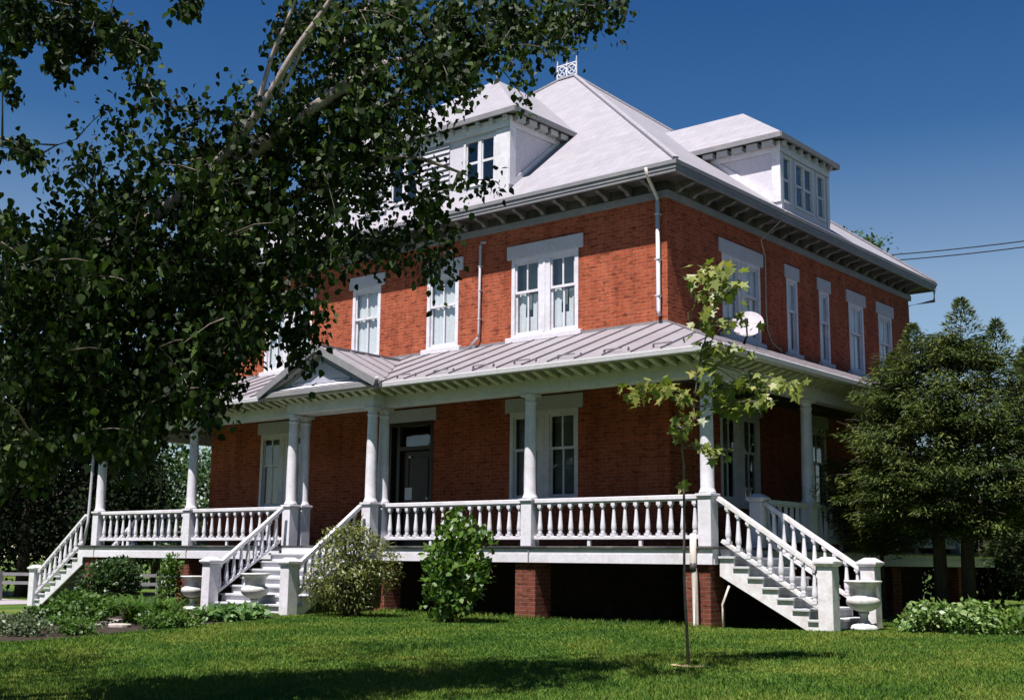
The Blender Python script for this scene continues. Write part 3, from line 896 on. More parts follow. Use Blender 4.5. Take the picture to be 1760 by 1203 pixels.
# portico gable
PG0, PG1, PGF, PGX = -11.72, -7.72, -0.98, -9.72
GZT = 6.05
gm = MB()
yb = GE[2] + (GZT - RZ0) / psl
ez = RZ0 + .03
gm.quad((PG1, PGF, ez), (PGX, PGF, GZT), (PGX, yb, GZT), (PG1, GE[2] + .02, ez))
gm.quad((PG0, PGF, ez), (PGX, PGF, GZT), (PGX, yb, GZT), (PG0, GE[2] + .02, ez))
gm.quad((PG1, PGF, ez - .02), (PGX, PGF, GZT - .02), (PGX, yb, GZT - .02), (PG1, GE[2] + .02, ez - .02))
gm.quad((PG0, PGF, ez - .02), (PGX, PGF, GZT - .02), (PGX, yb, GZT - .02), (PG0, GE[2] + .02, ez - .02))
GAB = gm.build('portico_roof', SEAM, HOUSE, fix=False)
gr = MB()
for (p, q) in (((PG0 - .02, PGF - .03, ez - .07), (PGX, PGF - .03, GZT - .05)), ((PG1 + .02, PGF - .03, ez - .07), (PGX, PGF - .03, GZT - .05))):
    gr.bar(p, q, .10, .16)
    gr.bar(Vector(p) + Vector((0, .07, -.10)), Vector(q) + Vector((0, .07, -.10)), .14, .08)
gr.build('raking_cornice', EAVE, GAB)
gt = MB(); gt.extrude([(PG0 + .25, PGF + .16, ez), (PG1 - .25, PGF + .16, ez), (PGX, PGF + .16, GZT - .12)], (0, .03, 0)); gt.build('tympanum', PED, GAB)
gi = MB()
tri = [(PGX - 1.05, ez + .12), (PGX + 1.05, ez + .12), (PGX, ez + .62)]
for i in range(3):
    (xa, za), (xb, zb_) = tri[i], tri[(i + 1) % 3]
    gi.bar((xa, PGF + .145, za), (xb, PGF + .145, zb_), .03, .04)
gi.build('tympanum_moulding', PED, GAB)
gl = MB(); gl.add([(PG0 + .1, PGF, ez + .012), (PG1 - .1, PGF, ez + .012), (PG1 - .1, PGF + .17, ez + .10), (PG0 + .1, PGF + .17, ez + .10)], [(0, 1, 2, 3)]); gl.build('pediment_ledge', SILL, GAB)
rg = MB(); rg.bar((PGX, PGF - .06, GZT + .02), (PGX, yb, GZT + .02), .09, .05)
yy = PGF + .5
while yy < 1.2:
    for s_ in (-1, 1):
        t0 = max(0.0, (yy - GE[2]) / (yb - GE[2]))
        xe = PGX + s_ * 2.0 * (1 - t0)
        rg.bar((xe, yy, ez + (GZT - ez) * t0 + .015), (PGX, yy, GZT + .015), .03, .035)
    yy += .5
rg.build('ridge_flashing', SEAMD, GAB)

# entablature: gutter, dentil course, beam, ceiling
def path_boxes(mb, e0, e1, z0, z1, ends=BACK, mat=0):
    """band following the porch outline between outsets e0..e1 from the column line (front, right, left)"""
    mb.box(PX0 - e1, PX1 + e1, PY - e1, PY - e0, z0, z1, mat)
    mb.box(PX1 + e0, PX1 + e1, PY - e0 + .002, ends, z0, z1, mat)
    mb.box(PX0 - e1, PX0 - e0, PY - e0 + .002, ends, z0, z1, mat)
b = MB(); path_boxes(b, -.13, .13, 4.6, 4.93); b.build('porch_beam', WHITE, HOUSE, bevel=.01)
b = MB(); path_boxes(b, .133, PE - .06, 4.99, 5.02, 14.5); b.build('porch_soffit', CREAM, HOUSE)
b = MB(); path_boxes(b, PE - .055, PE + .03, 4.93, 5.055, 14.5); b.build('porch_gutter', GUTW, HOUSE, bevel=.02)
b = MB(); path_boxes(b, PE - .16, PE - .06, 4.955, 4.988, 14.5); b.build('crown_moulding', SILL, HOUSE)
dn = MB()
x = PX0 - .3
while x < PX1 + .4:
    dn.extrude([(x, -.134, 4.985), (x, -.52, 4.985), (x, -.52, 4.95), (x, -.42, 4.91), (x, -.134, 4.84)], (.12, 0, 0)); x += .31
y = .2
while y < 14.2:
    dn.extrude([(PX1 + .134, y, 4.985), (PX1 + .52, y, 4.985), (PX1 + .52, y, 4.95), (PX1 + .42, y, 4.91), (PX1 + .134, y, 4.84)], (0, .12, 0)); y += .31
dn.build('dentil_course', MOULD, HOUSE)['kind'] = 'stuff'
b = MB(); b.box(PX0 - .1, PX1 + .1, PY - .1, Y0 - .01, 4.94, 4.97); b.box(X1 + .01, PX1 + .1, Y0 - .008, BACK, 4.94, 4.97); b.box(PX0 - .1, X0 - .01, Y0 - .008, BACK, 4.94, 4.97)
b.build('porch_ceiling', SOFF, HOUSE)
# portico entablature projecting in front
PF = -.37
b = MB(); b.box(-11.28, -8.29, PF - .13, PF + .12, 4.6, 4.93); b.box(-11.28, -11.02, PF + .123, -.133, 4.6, 4.93); b.box(-8.55, -8.29, PF + .123, -.133, 4.6, 4.93)
b.build('portico_beam', WHITE, HOUSE, bevel=.01)
b = MB(); b.box(PG0 + .02, PG1 - .02, PGF - .03, PGF + .05, 4.94, 5.085); b.box(PG1 - .08, PG1 + .01, PGF + .052, GE[2] - .035, 4.94, 5.085); b.box(PG0 - .01, PG0 + .08, PGF + .052, GE[2] - .035, 4.94, 5.085)
b.build('portico_gutter', EAVE, HOUSE, bevel=.02)
b = MB(); b.box(PG0 + .08, PG1 - .08, PGF + .052, PF - .132, 4.985, 5.015); b.build('portico_soffit', CREAM, HOUSE)
dn = MB(); x = -11.35
while x < -8.2:
    dn.extrude([(x, PF - .134, 4.98), (x, PF - .42, 4.98), (x, PF - .42, 4.95), (x, PF - .34, 4.91), (x, PF - .134, 4.84)], (.12, 0, 0)); x += .28
dn.build('dentil_course', MOULD, HOUSE)['kind'] = 'stuff'

# columns
cm = MB()
cm.box(-.135, .135, -.135, .135, 0, .86); cm.box(-.15, .15, -.15, .15, .862, .90); cm.box(-.17, .17, -.17, .17, .902, .95)
cm.lathe([(.155, .952), (.16, .98), (.14, 1.01), (.128, 1.06), (.128, 1.5), (.122, 2.2), (.112, 2.86), (.112, 2.88), (.128, 2.9), (.128, 2.93), (.112, 2.95), (.112, 3.0), (.14, 3.03)], n=20)
cm.box(-.155, .155, -.155, .155, 3.032, 3.098)
col0 = cm.build('column', WHITE, HOUSE, bevel=.006)
spots = [(-19.86, 0), (-15.57, 0), (-11.14, PF), (-11.14, 0.0), (-8.43, PF), (-8.43, 0.0), (-4.15, 0), (0, 0), (0, 4.05), (0, 8.2), (0, 12.4), (-19.86, 4.2), (-19.86, 8.4)]
for i, (x, y) in enumerate(spots):
    if i == 0: col0.location = (x, y, DZ)
    else: clone(col0, HOUSE, (x, y, DZ))

# deck
b = MB()
DL = -20.5
b.box(DL - .04, .24, -.24, Y0 - .055, DZ - .045, DZ); b.box(X1 + .055, .24, Y0 - .053, BACK, DZ - .045, DZ); b.box(DL - .04, X0 - .055, Y0 - .053, BACK, DZ - .045, DZ)
b.box(-11.4, -8.17, -.66, -.243, DZ - .045, DZ)
b.build('porch_deck', DECKM, HOUSE, bevel=.008)
b = MB()
def fascia(x0, x1, y0, y1):
    b.box(x0, x1, y0, y1, DZ - .16, DZ - .048)
    dx = .012 if (y1 - y0) > (x1 - x0) else 0; dy = .012 if dx == 0 else 0
    b.box(x0 - dx, x1 + dx, y0 - dy, y1 + dy, 1.18, DZ - .162)
fascia(DL, -11.37, -.20, -.16); fascia(-8.20, .20, -.20, -.16); fascia(-11.37, -8.20, -.62, -.58); fascia(.16, .20, -.155, BACK); fascia(DL, DL + .04, -.155, BACK)
fascia(-11.37, -11.33, -.575, -.21); fascia(-8.24, -8.20, -.575, -.21)
b.build('deck_fascia', WHITE, HOUSE)
b = MB()
for x in (-4.18, -15.55, -19.86): b.box(x + .16, x + .19, -.222, -.213, 1.17, DZ - .05)
b.build('fascia_joint_strip', EAVE, HOUSE)
# piers
def pier(x, y, w=.52, d_=.52):
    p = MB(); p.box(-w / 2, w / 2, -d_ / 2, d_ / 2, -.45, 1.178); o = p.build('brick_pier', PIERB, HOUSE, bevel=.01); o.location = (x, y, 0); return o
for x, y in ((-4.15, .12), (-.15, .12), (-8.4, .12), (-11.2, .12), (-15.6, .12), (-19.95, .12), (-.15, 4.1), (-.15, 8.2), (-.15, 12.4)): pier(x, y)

# railings
BAL = MB()
BAL.box(-.052, .052, -.052, .052, 0, .05)
BAL.lathe([(.042, .05), (.052, .07), (.038, .09), (.047, .115), (.054, .16), (.050, .22), (.040, .33), (.031, .45), (.026, .52), (.026, .545), (.042, .555), (.042, .575), (.03, .585)], n=12)
BAL.box(-.043, .043, -.043, .043, .585, .65)
balm = BAL.mesh('baluster', [WHITE])
def baluster(parent, loc, sc=1.0):
    o = bpy.data.objects.new('baluster', balm); COL.objects.link(o); o.parent = parent; o.location = loc; o.scale = (1, 1, sc); return o
def railing(p, q, n, stuff=False):
    p, q = Vector(p), Vector(q); dd = (q - p).normalized()
    r = MB()
    r.bar(p + Vector((0, 0, .90)), q + Vector((0, 0, .90)), .12, .085); r.bar(p + Vector((0, 0, .845)), q + Vector((0, 0, .845)), .075, .03)
    r.bar(p + Vector((0, 0, .165)), q + Vector((0, 0, .165)), .10, .07)
    L = (q - p).length
    for t in ((.35, .66) if L > 2.5 else (.5,)):
        m = p.lerp(q, t); r.box(m.x - .035, m.x + .035, m.y - .035, m.y + .035, m.z + .001, m.z + .13)
    o = r.build('railing', WORN if False else WHITE, HOUSE, bevel=.008)
    if stuff:
        s = MB()
        for i in range(n):
            m = p.lerp(q, (i + .5) / n)
            s.frustum(m.x, m.y, m.z + .2, m.z + .83, .085, .05)
        s = s.build('balusters', WHITE, o); s['kind'] = 'stuff'
    else:
        for i in range(n):
            m = p.lerp(q, (i + .5) / n); baluster(o, (m.x, m.y, m.z + .198), .63 / .65)
    return o
cw = .14
railing((-19.86 + cw, 0, DZ), (-15.57 - cw, 0, DZ), 13); railing((-15.57 + cw, 0, DZ), (-11.14 - cw, 0, DZ), 13)
railing((-8.43 + cw, 0, DZ), (-4.15 - cw, 0, DZ), 15); railing((-4.15 + cw, 0, DZ), (-cw, 0, DZ), 15)
railing((0, 1.9, DZ), (0, 4.05 - cw, DZ), 8, True); railing((0, 4.05 + cw, DZ), (0, 8.2 - cw, DZ), 15, True); railing((0, 8.2 + cw, DZ), (0, 12.4 - cw, DZ), 15, True)
railing((-19.86, 1.9, DZ), (-19.86, 4.2 - cw, DZ), 8, True)
railing((-19.86, 4.2 + cw, DZ), (-19.86, 8.4 - cw, DZ), 15, True)

# stairs: built along local +s (outward, downward), width along t
def newel_mesh(h, w=.27):
    m = MB()
    m.frustum(0, 0, -.15, h - .16, w, w); m.frustum(0, 0, h - .158, h - .12, w + .03, w + .10); m.frustum(0, 0, h - .118, h - .07, w + .11, w + .11)
    m.frustum(0, 0, h - .068, h, w + .08, w * .55)
    return m
def stairs(org, sdir, width, rise_to, n, run, newel_z, t0=0.0, up_newel=None, worn=WHITE):
    """org = deck edge corner (near side), sdir = outward unit, tdir = +90deg or given; n risers"""
    ox, oy = org; sx, sy = sdir; tx, ty = (-sy, sx)
    if abs(sx) > .5: tx, ty = 0, 1
    else: tx, ty = 1, 0
    P = lambda s, t, z: Vector((ox + sx * s + tx * t, oy + sy * s + ty * t, z))
    drop = DZ - rise_to; rh = drop / n; tw = run / (n - 1)
    def B(mb, s0, s1, t0, t1, z0, z1, mat=0):
        a, b_ = P(s0, t0, z0), P(s1, t1, z1)
        mb.box(min(a.x, b_.x), max(a.x, b_.x), min(a.y, b_.y), max(a.y, b_.y), z0, z1, mat)
    # stringers (sawtooth)
    def stringer(t):
        pts = [P(0, t, DZ - rh * .7)]
        for i in range(n - 1):
            z = DZ - rh * (i + 1) - .045
            pts += [P(i * tw, t, z), P((i + 1) * tw, t, z)]
        pts += [P((n - 1) * tw + .1, t, rise_to - .05), P((n - 1) * tw - .25, t, rise_to - .05), P(0, t, DZ - rh * 3.0)]
        return pts
    st = MB(); st.extrude(stringer(0), (tx * .05, ty * .05, 0)); S = st.build('stairs', worn, HOUSE)
    st = MB(); st.extrude(stringer(width - .05), (tx * .05, ty * .05, 0)); st.build('stringer', worn, S)
    for i in range(n - 1):
        z = DZ - rh * (i + 1)
        t = MB(); B(t, i * tw - .01, (i + 1) * tw + .035, -.04, width + .04, z - .043, z); t.build('tread', TREAD, S, bevel=.006)
    rs = MB()
    for i in range(n):
        z = DZ - rh * i
        B(rs, i * tw - .022, i * tw - .012, .055, width - .055, z - rh + .002, z - .045)
    rs.build('riser', GREYF if abs(sx) > .5 else WHITE, S)
    # newels, handrails, balusters
    send = (n - 1) * tw + .08
    nz = newel_z - rise_to
    for t in (.0 + .02, width - .02):
        nm = newel_mesh(nz); o = nm.build('newel_post', worn, S, bevel=.008); o.location = P(send, t, rise_to)
        q0 = P(-.02, t, DZ + .86); q1 = P(send - .12, t, newel_z - .24)
        h = MB(); h.bar(q0, q1, .10, .085); h.build('handrail', worn, S, bevel=.008)
        b0 = P(.05, t, DZ + .10); b1 = P(send - .12, t, rise_to + .34)
        h = MB(); h.bar(b0, b1, .09, .07); h.build('bottom_rail', worn, S, bevel=.008)
        m = 9
        for k in range(m):
            f_ = (k + .6) / (m + .2)
            a_ = b0.lerp(b1, f_); tt = (a_ - P(0, t, 0)); s_ = tt.x * sx + tt.y * sy
            g_ = (s_ + .02) / (send - .12 + .02)
            c_ = q0.lerp(q1, g_)
            lo = a_.z + .015; hi = c_.z - .02
            baluster(S, (a_.x, a_.y, lo), (hi - lo) / .65)
    if up_newel:
        nm = newel_mesh(1.03, .25); o = nm.build('newel_post', WHITE, S, bevel=.008); o.location = (*up_newel, DZ)
    return S
stairs((.24, -.02), (1, 0), 1.76, .11, 8, 1.98, 1.33, up_newel=(.08, 1.74), worn=WORN)
stairs((DL - .04, -.02), (-1, 0), 1.76, -.24, 10, 2.45, .93)
stairs((-11.12, -.66), (0, -1), 2.69, .07, 8, 1.86, 1.22)
# porch downspouts
d = MB()
d.tube([(-.16, -.26, 1.72), (-.16, -.27, 1.2), (-.14, -.26, .98), (-.13, -.26, .1), (-.2, -.34, .04)], .06, 8, 0)
d.tube([(-.16, -.27, 1.2), (-.155, -.27, 1.05)], .066, 8, 1)
d.build('downspout', [PIPEP, DARKM], HOUSE)
d = MB(); d.tube([(-20.05, -.72, 4.94), (-20.1, -.3, 4.7), (-20.14, -.14, 4.5), (-20.20, -.14, 2.2), (-20.24, -.2, 1.55)], .042, 8); d.build('downspout', PIPEW, HOUSE)

# ------------------------------------------------------------------ satellite dish and stake
dc = Vector((-.80, 3.1, 6.12))
DSH = empty('satellite_dish', dc, 'pale satellite dish on an arm above the right side porch roof', 'satellite dish')
m = MB(); nr, na = 6, 28; vs = [(0, 0, 0)]
for i in range(1, nr + 1):
    r_ = i / nr
    for k in range(na):
        a_ = 2 * math.pi * k / na; vs.append((.34 * r_ * math.cos(a_), .40 * r_ * math.sin(a_), .08 * r_ * r_))
fs = [(0, 1 + k, 1 + (k + 1) % na) for k in range(na)]
for i in range(nr - 1):
    for k in range(na):
        k2 = (k + 1) % na; fs.append((1 + i * na + k, 1 + (i + 1) * na + k, 1 + (i + 1) * na + k2, 1 + i * na + k2))
m.add(vs, fs, 0, True)
m.add([(x, y, z - .012) for x, y, z in vs], [tuple(reversed(f)) for f in fs], 0, True)
refl = m.mesh('reflector', [DISH], fix=False)
ro = bpy.data.objects.new('reflector', refl); COL.objects.link(ro); ro.parent = DSH
nrm = Vector((.30, -.62, .55)).normalized()
ro.rotation_euler = nrm.to_track_quat('Z', 'Y').to_euler()
m = MB(); Q = nrm.to_track_quat('Z', 'Y')
low = Q @ Vector((0, -.40, .08)); tip = Q @ Vector((0, -.30, .46))
m.tube([low, (low + tip) / 2 + Vector((0, 0, -.06)), tip], .02, 6); m.tube([tip, tip - nrm * .12], .04, 8)
mo = m.build('feed_arm', DARKM); mo.parent = DSH
m = MB(); foot = Vector((-.35, .22, -.62)); m.tube([Q @ Vector((0, 0, -.02)), Q @ Vector((0, 0, -.14)), foot], .028, 8); m.box(foot.x - .1, foot.x + .1, foot.y - .1, foot.y + .1, foot.z - .02, foot.z + .01)
mo = m.build('mount_mast', DARKM); mo.parent = DSH

b = MB(); p0 = at(1243, 1087, 21.6); p0[2] = gz(p0[0], p0[1])
b.tube([p0 + [0, 0, -.05], p0 + [.0, 0, .34], p0 + [-.02, .02, .42], p0 + [.12, .03, .75]], [.02, .02, .022, .022], 6)
tag(b.build('bent_stake', PIPEP), 'thin bent pale pipe standing in the lawn beside the corner pier', 'stake')

# ------------------------------------------------------------------ urns
def urn():
    m = MB()
    m.lathe([(0, 0), (.24, 0), (.25, .04), (.22, .09), (.12, .13), (.075, .19), (.07, .26), (.10, .30), (.09, .33)], n=24)
    bowl = MB()
    n = 40; prof = [(.09, .332), (.15, .35), (.24, .40), (.295, .47), (.305, .53), (.285, .58), (.235, .60), (.22, .63), (.222, .71), (.25, .79), (.30, .835), (.335, .85), (.335, .885), (.29, .885), (.24, .84), (.0, .78)]
    v = []; f = []
    for r, z in prof:
        for k in range(n):
            a_ = 2 * math.pi * k / n
            g_ = 1 + (.035 * math.cos(a_ * 20) if .35 < z < .5 else 0)
            v.append((r * g_ * math.cos(a_), r * g_ * math.sin(a_), z))
    for i in range(len(prof) - 1):
        for k in range(n):
            k2 = (k + 1) % n; f.append((i * n + k, i * n + k2, (i + 1) * n + k2, (i + 1) * n + k))
    bowl.add(v, f, 0, True)
    return m.mesh('foot', [URNM]), bowl.mesh('bowl', [URNM])
uf, ub = urn()
def place_urn(px, py, depth, label, sc=1.0):
    p = ground_at(px, py); z = p[2]
    e = empty('garden_urn', (p[0], p[1], z), label, 'urn', 'white garden urns beside the stairs')
    for nm, me_ in (('foot', uf), ('bowl', ub)):
        o = bpy.data.objects.new(nm, me_); COL.objects.link(o); o.parent = e
    e.scale = (sc, sc, sc)
    return e
place_urn(1486, 1083, 19.6, 'white garden urn standing alone at the foot of the right side stairs', .95)
place_urn(330, 1049, 26.0, 'white garden urn left of the front stairs beside the left newel post', .88)
place_urn(436, 1054, 25.1, 'white garden urn in front of the front steps behind hosta leaves', .95)

# ------------------------------------------------------------------ vegetation builders
RNG = np.random.default_rng(7)
LEAF6 = np.array([(0, 0), (-.36, .28), (-.30, .66), (0, 1.05), (.30, .66), (.36, .28)])
MAPLE = np.array([(0, 0), (-.42, .02), (-.26, .27), (-.62, .60), (-.22, .60), (0, 1.08), (.22, .60), (.62, .60), (.26, .27), (.42, .02)])
OVATE = np.array([(0, 0), (-.34, .22), (-.42, .5), (-.2, .82), (0, 1.05), (.2, .82), (.42, .5), (.34, .22)])
MAPLE6 = np.array([(0, 0), (-.52, .40), (-.20, .56), (0, 1.06), (.20, .56), (.52, .40)])
NEEDLE = np.array([(-.07, 0), (-.115, .45), (0, 1.0), (.115, .45), (.07, 0)])
NEEDLE4 = np.array([(0, 0), (-.2, .3), (-.16, .7), (0, 1.15), (.16, .7), (.2, .3)])
BLADE = np.array([(-.05, 0), (-.07, .45), (0, 1.0), (.07, .45), (.05, 0)])
def norm(a): return a / (np.linalg.norm(a, axis=1, keepdims=True) + 1e-9)
def leaves(name, P, D, U, size, mat, parent=None, shape=LEAF6, fold=.25, droop=0.0):
    """leaf polygons at P pointing along D, face normal near U"""
    n = len(P); k = len(shape)
    D = norm(D); S = norm(np.cross(D, U)); Nn = np.cross(S, D)
    size = np.broadcast_to(np.asarray(size, float), (n,))
    x = shape[:, 0]; y = shape[:, 1]
    V = (P[:, None] + (S[:, None] * x[None, :, None] + D[:, None] * y[None, :, None] + Nn[:, None] * ((np.abs(x) * fold - droop * y * y)[None, :, None])) * size[:, None, None])
    me = bpy.data.meshes.new(name)
    me.vertices.add(n * k); me.vertices.foreach_set('co', V.reshape(-1).astype(np.float32))
    me.loops.add(n * k); me.loops.foreach_set('vertex_index', np.arange(n * k, dtype=np.int32))
    me.polygons.add(n)
    me.polygons.foreach_set('loop_start', np.arange(0, n * k, k, dtype=np.int32))
    me.polygons.foreach_set('loop_total', np.full(n, k, np.int32))
    me.materials.append(mat); me.update(calc_edges=True)
    o = bpy.data.objects.new(name, me); COL.objects.link(o)
    if parent is not None: put(o, parent)
    return o

def inpoly(pts, poly):
    x, y = pts[:, 0], pts[:, 1]; r = np.zeros(len(pts), bool); q = np.array(poly, float); j = len(q) - 1
    for i in range(len(q)):
        c = ((q[i, 1] > y) != (q[j, 1] > y)) & (x < (q[j, 0] - q[i, 0]) * (y - q[i, 1]) / (q[j, 1] - q[i, 1] + 1e-12) + q[i, 0])
        r ^= c; j = i
    return r

def grow(nodes, root_idx, targets, mb, r_tip=.006, sag=.06, mat=0, maxseg=None):
    """link each target to the nearest branch node with a thin curved twig"""
    pts = [np.array(p, float) for p in nodes]
    arr = np.array(pts)
    order = np.argsort(((targets[:, None] - arr[None]) ** 2).sum(-1).min(1))
    all_ = list(arr); rad = {}
    for i in order:
        t = targets[i]; A_ = np.array(all_)
        dist = ((A_ - t) ** 2).sum(1); j = int(dist.argmin())
        s = A_[j]; m = (s + t) / 2 + np.array([0, 0, sag * np.linalg.norm(t - s)])
        L = np.linalg.norm(t - s)
        mb.tube([s, m, t], [r_tip + .010 * L + .003, r_tip + .005 * L, r_tip], 4, mat, caps=False)
        all_ += [m, t]

# ---- the big maple: trunk outside the frame at the left, boughs reaching over the lawn
MP_A = [(505,0),(1088,0),(1088,10),(1074,42),(1050,34),(1022,30),(1010,75),(990,88),(960,72),(932,90),(918,92),(934,122),(915,112),(904,150),(926,222),(912,215),(893,190),(882,118),(860,112),(851,80),(849,112),(819,136),(805,172),(791,175),(774,147),(747,167),(720,150),(722,191),(740,194),(771,218),(764,239),(740,252),(720,283),(744,300),(798,293),(826,285),(866,314),(850,322),(838,312),(825,351),(805,322),(785,341),(771,361),(795,406),(771,440),(775,485),(735,470),(709,478),(690,440),(650,470),(604,490),(580,455),(550,480),(569,575),(542,618),(505,618),(484,590),(460,540),(440,600),(426,632),(402,638),(399,690),(382,727),(341,724),(293,700),(262,741),(239,800),(190,800),(150,740),(90,800),(0,820),
        (0,378),(34,375),(55,399),(78,375),(109,368),(136,337),(102,327),(68,310),(89,297),(136,303),(130,269),(123,222),(147,239),(150,283),(170,232),(167,194),(136,150),(174,167),(201,191),(215,150),(262,119),(273,136),(307,167),(317,201),(341,184),(382,174),(399,160),(409,126),(436,160),(452,188),(500,150),(540,110),(528,68),(500,90),(460,95),(467,58),(494,17)]
MP_B = [(0,0),(150,0),(165,20),(195,40),(175,60),(172,90),(145,100),(130,85),(112,130),(95,125),(75,75),(55,80),(50,130),(35,120),(10,90),(30,165),(18,165),(0,130)]
MP_C = [(195,60),(215,45),(250,50),(268,82),(262,100),(245,80),(230,120),(205,105),(190,80)]
MP_D = [(285,0),(335,0),(338,15),(318,8),(300,15)]
MP_E = [(0,245),(25,240),(70,270),(55,275),(20,262),(0,265)]
GAPS = [(0,1000)]
def depth_of(px, py):
    return 12.6 + 1.3 * np.clip((px - 300) / 700, -1, 1) + 0.0 * py
trunk_base = at(-560, 1100, 12.2); trunk_base[2] = gz(trunk_base[0], trunk_base[1])
MAP = empty('maple_tree', trunk_base, 'large dark leafed maple reaching pale limbs across the upper left', 'tree')
tb = MB()
fork = trunk_base + np.array([.25, .1, 2.4])
tb.tube([trunk_base + [0, 0, -.2], trunk_base + [0, 0, .3], trunk_base + [.1, .05, 1.3], fork], [.52, .42, .36, .34], 14)
limbs = []
def limb(pts, r0, r1):
    pts = [np.array(p, float) for p in pts]
    # subdivide with a smooth curve
    out = []
    for i in range(len(pts) - 1):
        p0 = pts[max(i - 1, 0)]; p1 = pts[i]; p2 = pts[i + 1]; p3 = pts[min(i + 2, len(pts) - 1)]
        for t in np.linspace(0, 1, 6)[:-1]:
            out.append(.5 * ((2 * p1) + (-p0 + p2) * t + (2 * p0 - 5 * p1 + 4 * p2 - p3) * t * t + (-p0 + 3 * p1 - 3 * p2 + p3) * t ** 3))
    out.append(pts[-1])
    tb.tube(out, list(np.linspace(r0, r1, len(out))), 9)
    limbs.extend(out)
limb([fork, at(-160, 640, 12.3), at(120, 470, 12.4), at(330, 320, 12.3), at(436, 205, 12.0), at(500, 100, 11.9), at(560, 12, 11.9), at(640, -110, 12.0)], .085, .016)
limb([at(436, 205, 12.0), at(452, 150, 12.0), at(470, 90, 12.0), at(492, 40, 12.0), at(515, -20, 12.1)], .028, .012)
limb([at(522, 70, 11.9), at(508, 110, 11.92), at(478, 165, 11.97)], .014, .024)
limb([at(330, 320, 12.3), at(450, 250, 12.3), at(560, 170, 12.4), at(640, 120, 12.8), at(700, 100, 13.6), at(860, 60, 13.9), at(1050, 15, 14.2)], .09, .012)
limb([at(120, 470, 12.5), at(330, 430, 12.9), at(520, 330, 13.3), at(680, 270, 13.5), at(800, 300, 13.7)], .09, .012)
limb([at(-160, 640, 12.3), at(100, 600, 12.6), at(300, 520, 12.9), at(440, 480, 13.1), at(540, 570, 13.2)], .10, .012)
limb([fork, at(-250, 700, 12.0), at(0, 660, 12.2), at(180, 640, 12.4), at(330, 650, 12.5)], .12, .012)
limb([fork, at(-300, 200, 11.8), at(-150, -20, 11.8), at(60, -60, 12.0), at(200, -20, 12.1), at(330, -30, 12.2)], .18, .015)
limb([at(-300, 200, 11.8), at(-120, 210, 11.9), at(30, 245, 12.0)], .05, .01)
limb([at(560, 180, 13.3), at(600, 60, 13.3), at(700, -40, 13.4), at(860, -80, 13.6)], .05, .015)
def sample(poly, n, seed, thresh=None):
    r = np.random.default_rng(seed); q = np.array(poly); lo, hi = q.min(0), q.max(0)
    p = r.uniform(lo, hi, (n * 4, 2)); p = p[inpoly(p, poly)][:n]
    return p
def noise2(p, s, seed):
    r = np.random.default_rng(seed); v = np.zeros(len(p))
    for k in range(8):
        a = r.uniform(0, 6.28); f = r.uniform(.6, 1.6) / s
        v += np.sin((p[:, 0] * math.cos(a) + p[:, 1] * math.sin(a)) * f * 6.28 + r.uniform(0, 6.28))
    return v / 8
cl = []
for poly, n, seed in ((MP_A, 2050, 1), (MP_B, 75, 2), (MP_C, 13, 3), (MP_D, 6, 4), (MP_E, 8, 5)):
    p = sample(poly, n, seed)
    if n > 500:
        nz = noise2(p, 62, 11) + .5 * noise2(p, 28, 12)
        keep = nz > -.44 + .26 * ((p[:, 0] > 100) & (p[:, 1] < 330))
        p = p[keep]; x_, y_ = p[:, 0], p[:, 1]
        inside = sum(inpoly(p + o_, poly).astype(int) for o_ in ((10, 0), (-10, 0), (0, 10), (0, -10)))
        prob = np.where((x_ > 570) & (y_ > 225), .42, np.where((x_ > 440) & (y_ > 330), .62, .95))
        prob = np.where((x_ > 120) & (x_ < 330) & (y_ < 345), .45, prob); prob = np.where((x_ <= 140) & (y_ < 430), .7, prob); prob = np.where((x_ >= 330) & (x_ < 450) & (y_ < 300), .6, prob)
        p = p[(inside >= 3) & (np.random.default_rng(8).uniform(0, 1, len(p)) < prob)]
    cl.append(np.concatenate([p, np.full((len(p), 1), 1.0 if n > 500 else .55)], 1))
cl = np.concatenate(cl)
r2 = np.random.default_rng(21)
spr = cl[:, 2]; cl = cl[:, :2]
dep = depth_of(cl[:, 0], cl[:, 1]) + r2.normal(0, .75, len(cl))
cpos = np.array([at(x, y, d) for (x, y), d in zip(cl, dep)])
tw = MB()
grow(limbs, 0, cpos, tw, .004)
tb.build('trunk', BARK_L, MAP, fix=False)
tw.build('twig', TWIGM, MAP, fix=False)
per = 33
n = len(cpos) * per
P = np.repeat(cpos, per, 0) + r2.normal(0, 1, (n, 3)) * np.array([.09, .09, .125]) * np.repeat(spr, per)[:, None]
D = r2.normal(0, .55, (n, 3)) + np.array([0, 0, -.75])
U = r2.normal(0, .75, (n, 3)) + np.array([0.1, -.5, .85])
leaves('crown', P, D, U, r2.uniform(.038, .10, n), LEAF_MAPLE, MAP, OVATE, .22, .2)
# extra crown overhead and outside the frame (it shades the lawn)
ex = []
for cx_, cy_, cz_, r_, k in ((-.4, -13.6, 7.4, 1.8, 190), (-3.0, -13.5, 7.5, 2.4, 240), (1.9, -13.0, 8.2, 1.3, 90), (-4.5, -16.5, 6.2, 2.2, 190), (-1.2, -11.4, 9.2, 2.0, 170), (-.6, -16.2, 7.2, 2.1, 190), (1.6, -15.2, 7.6, 1.5, 110)):
    d_ = norm(r2.normal(0, 1, (k, 3))) * (r2.uniform(0, 1, (k, 1)) ** .4) * r_ * np.array([1, 1, .6])
    ex.append(d_ + [cx_, cy_, cz_])
ex = np.concatenate(ex)
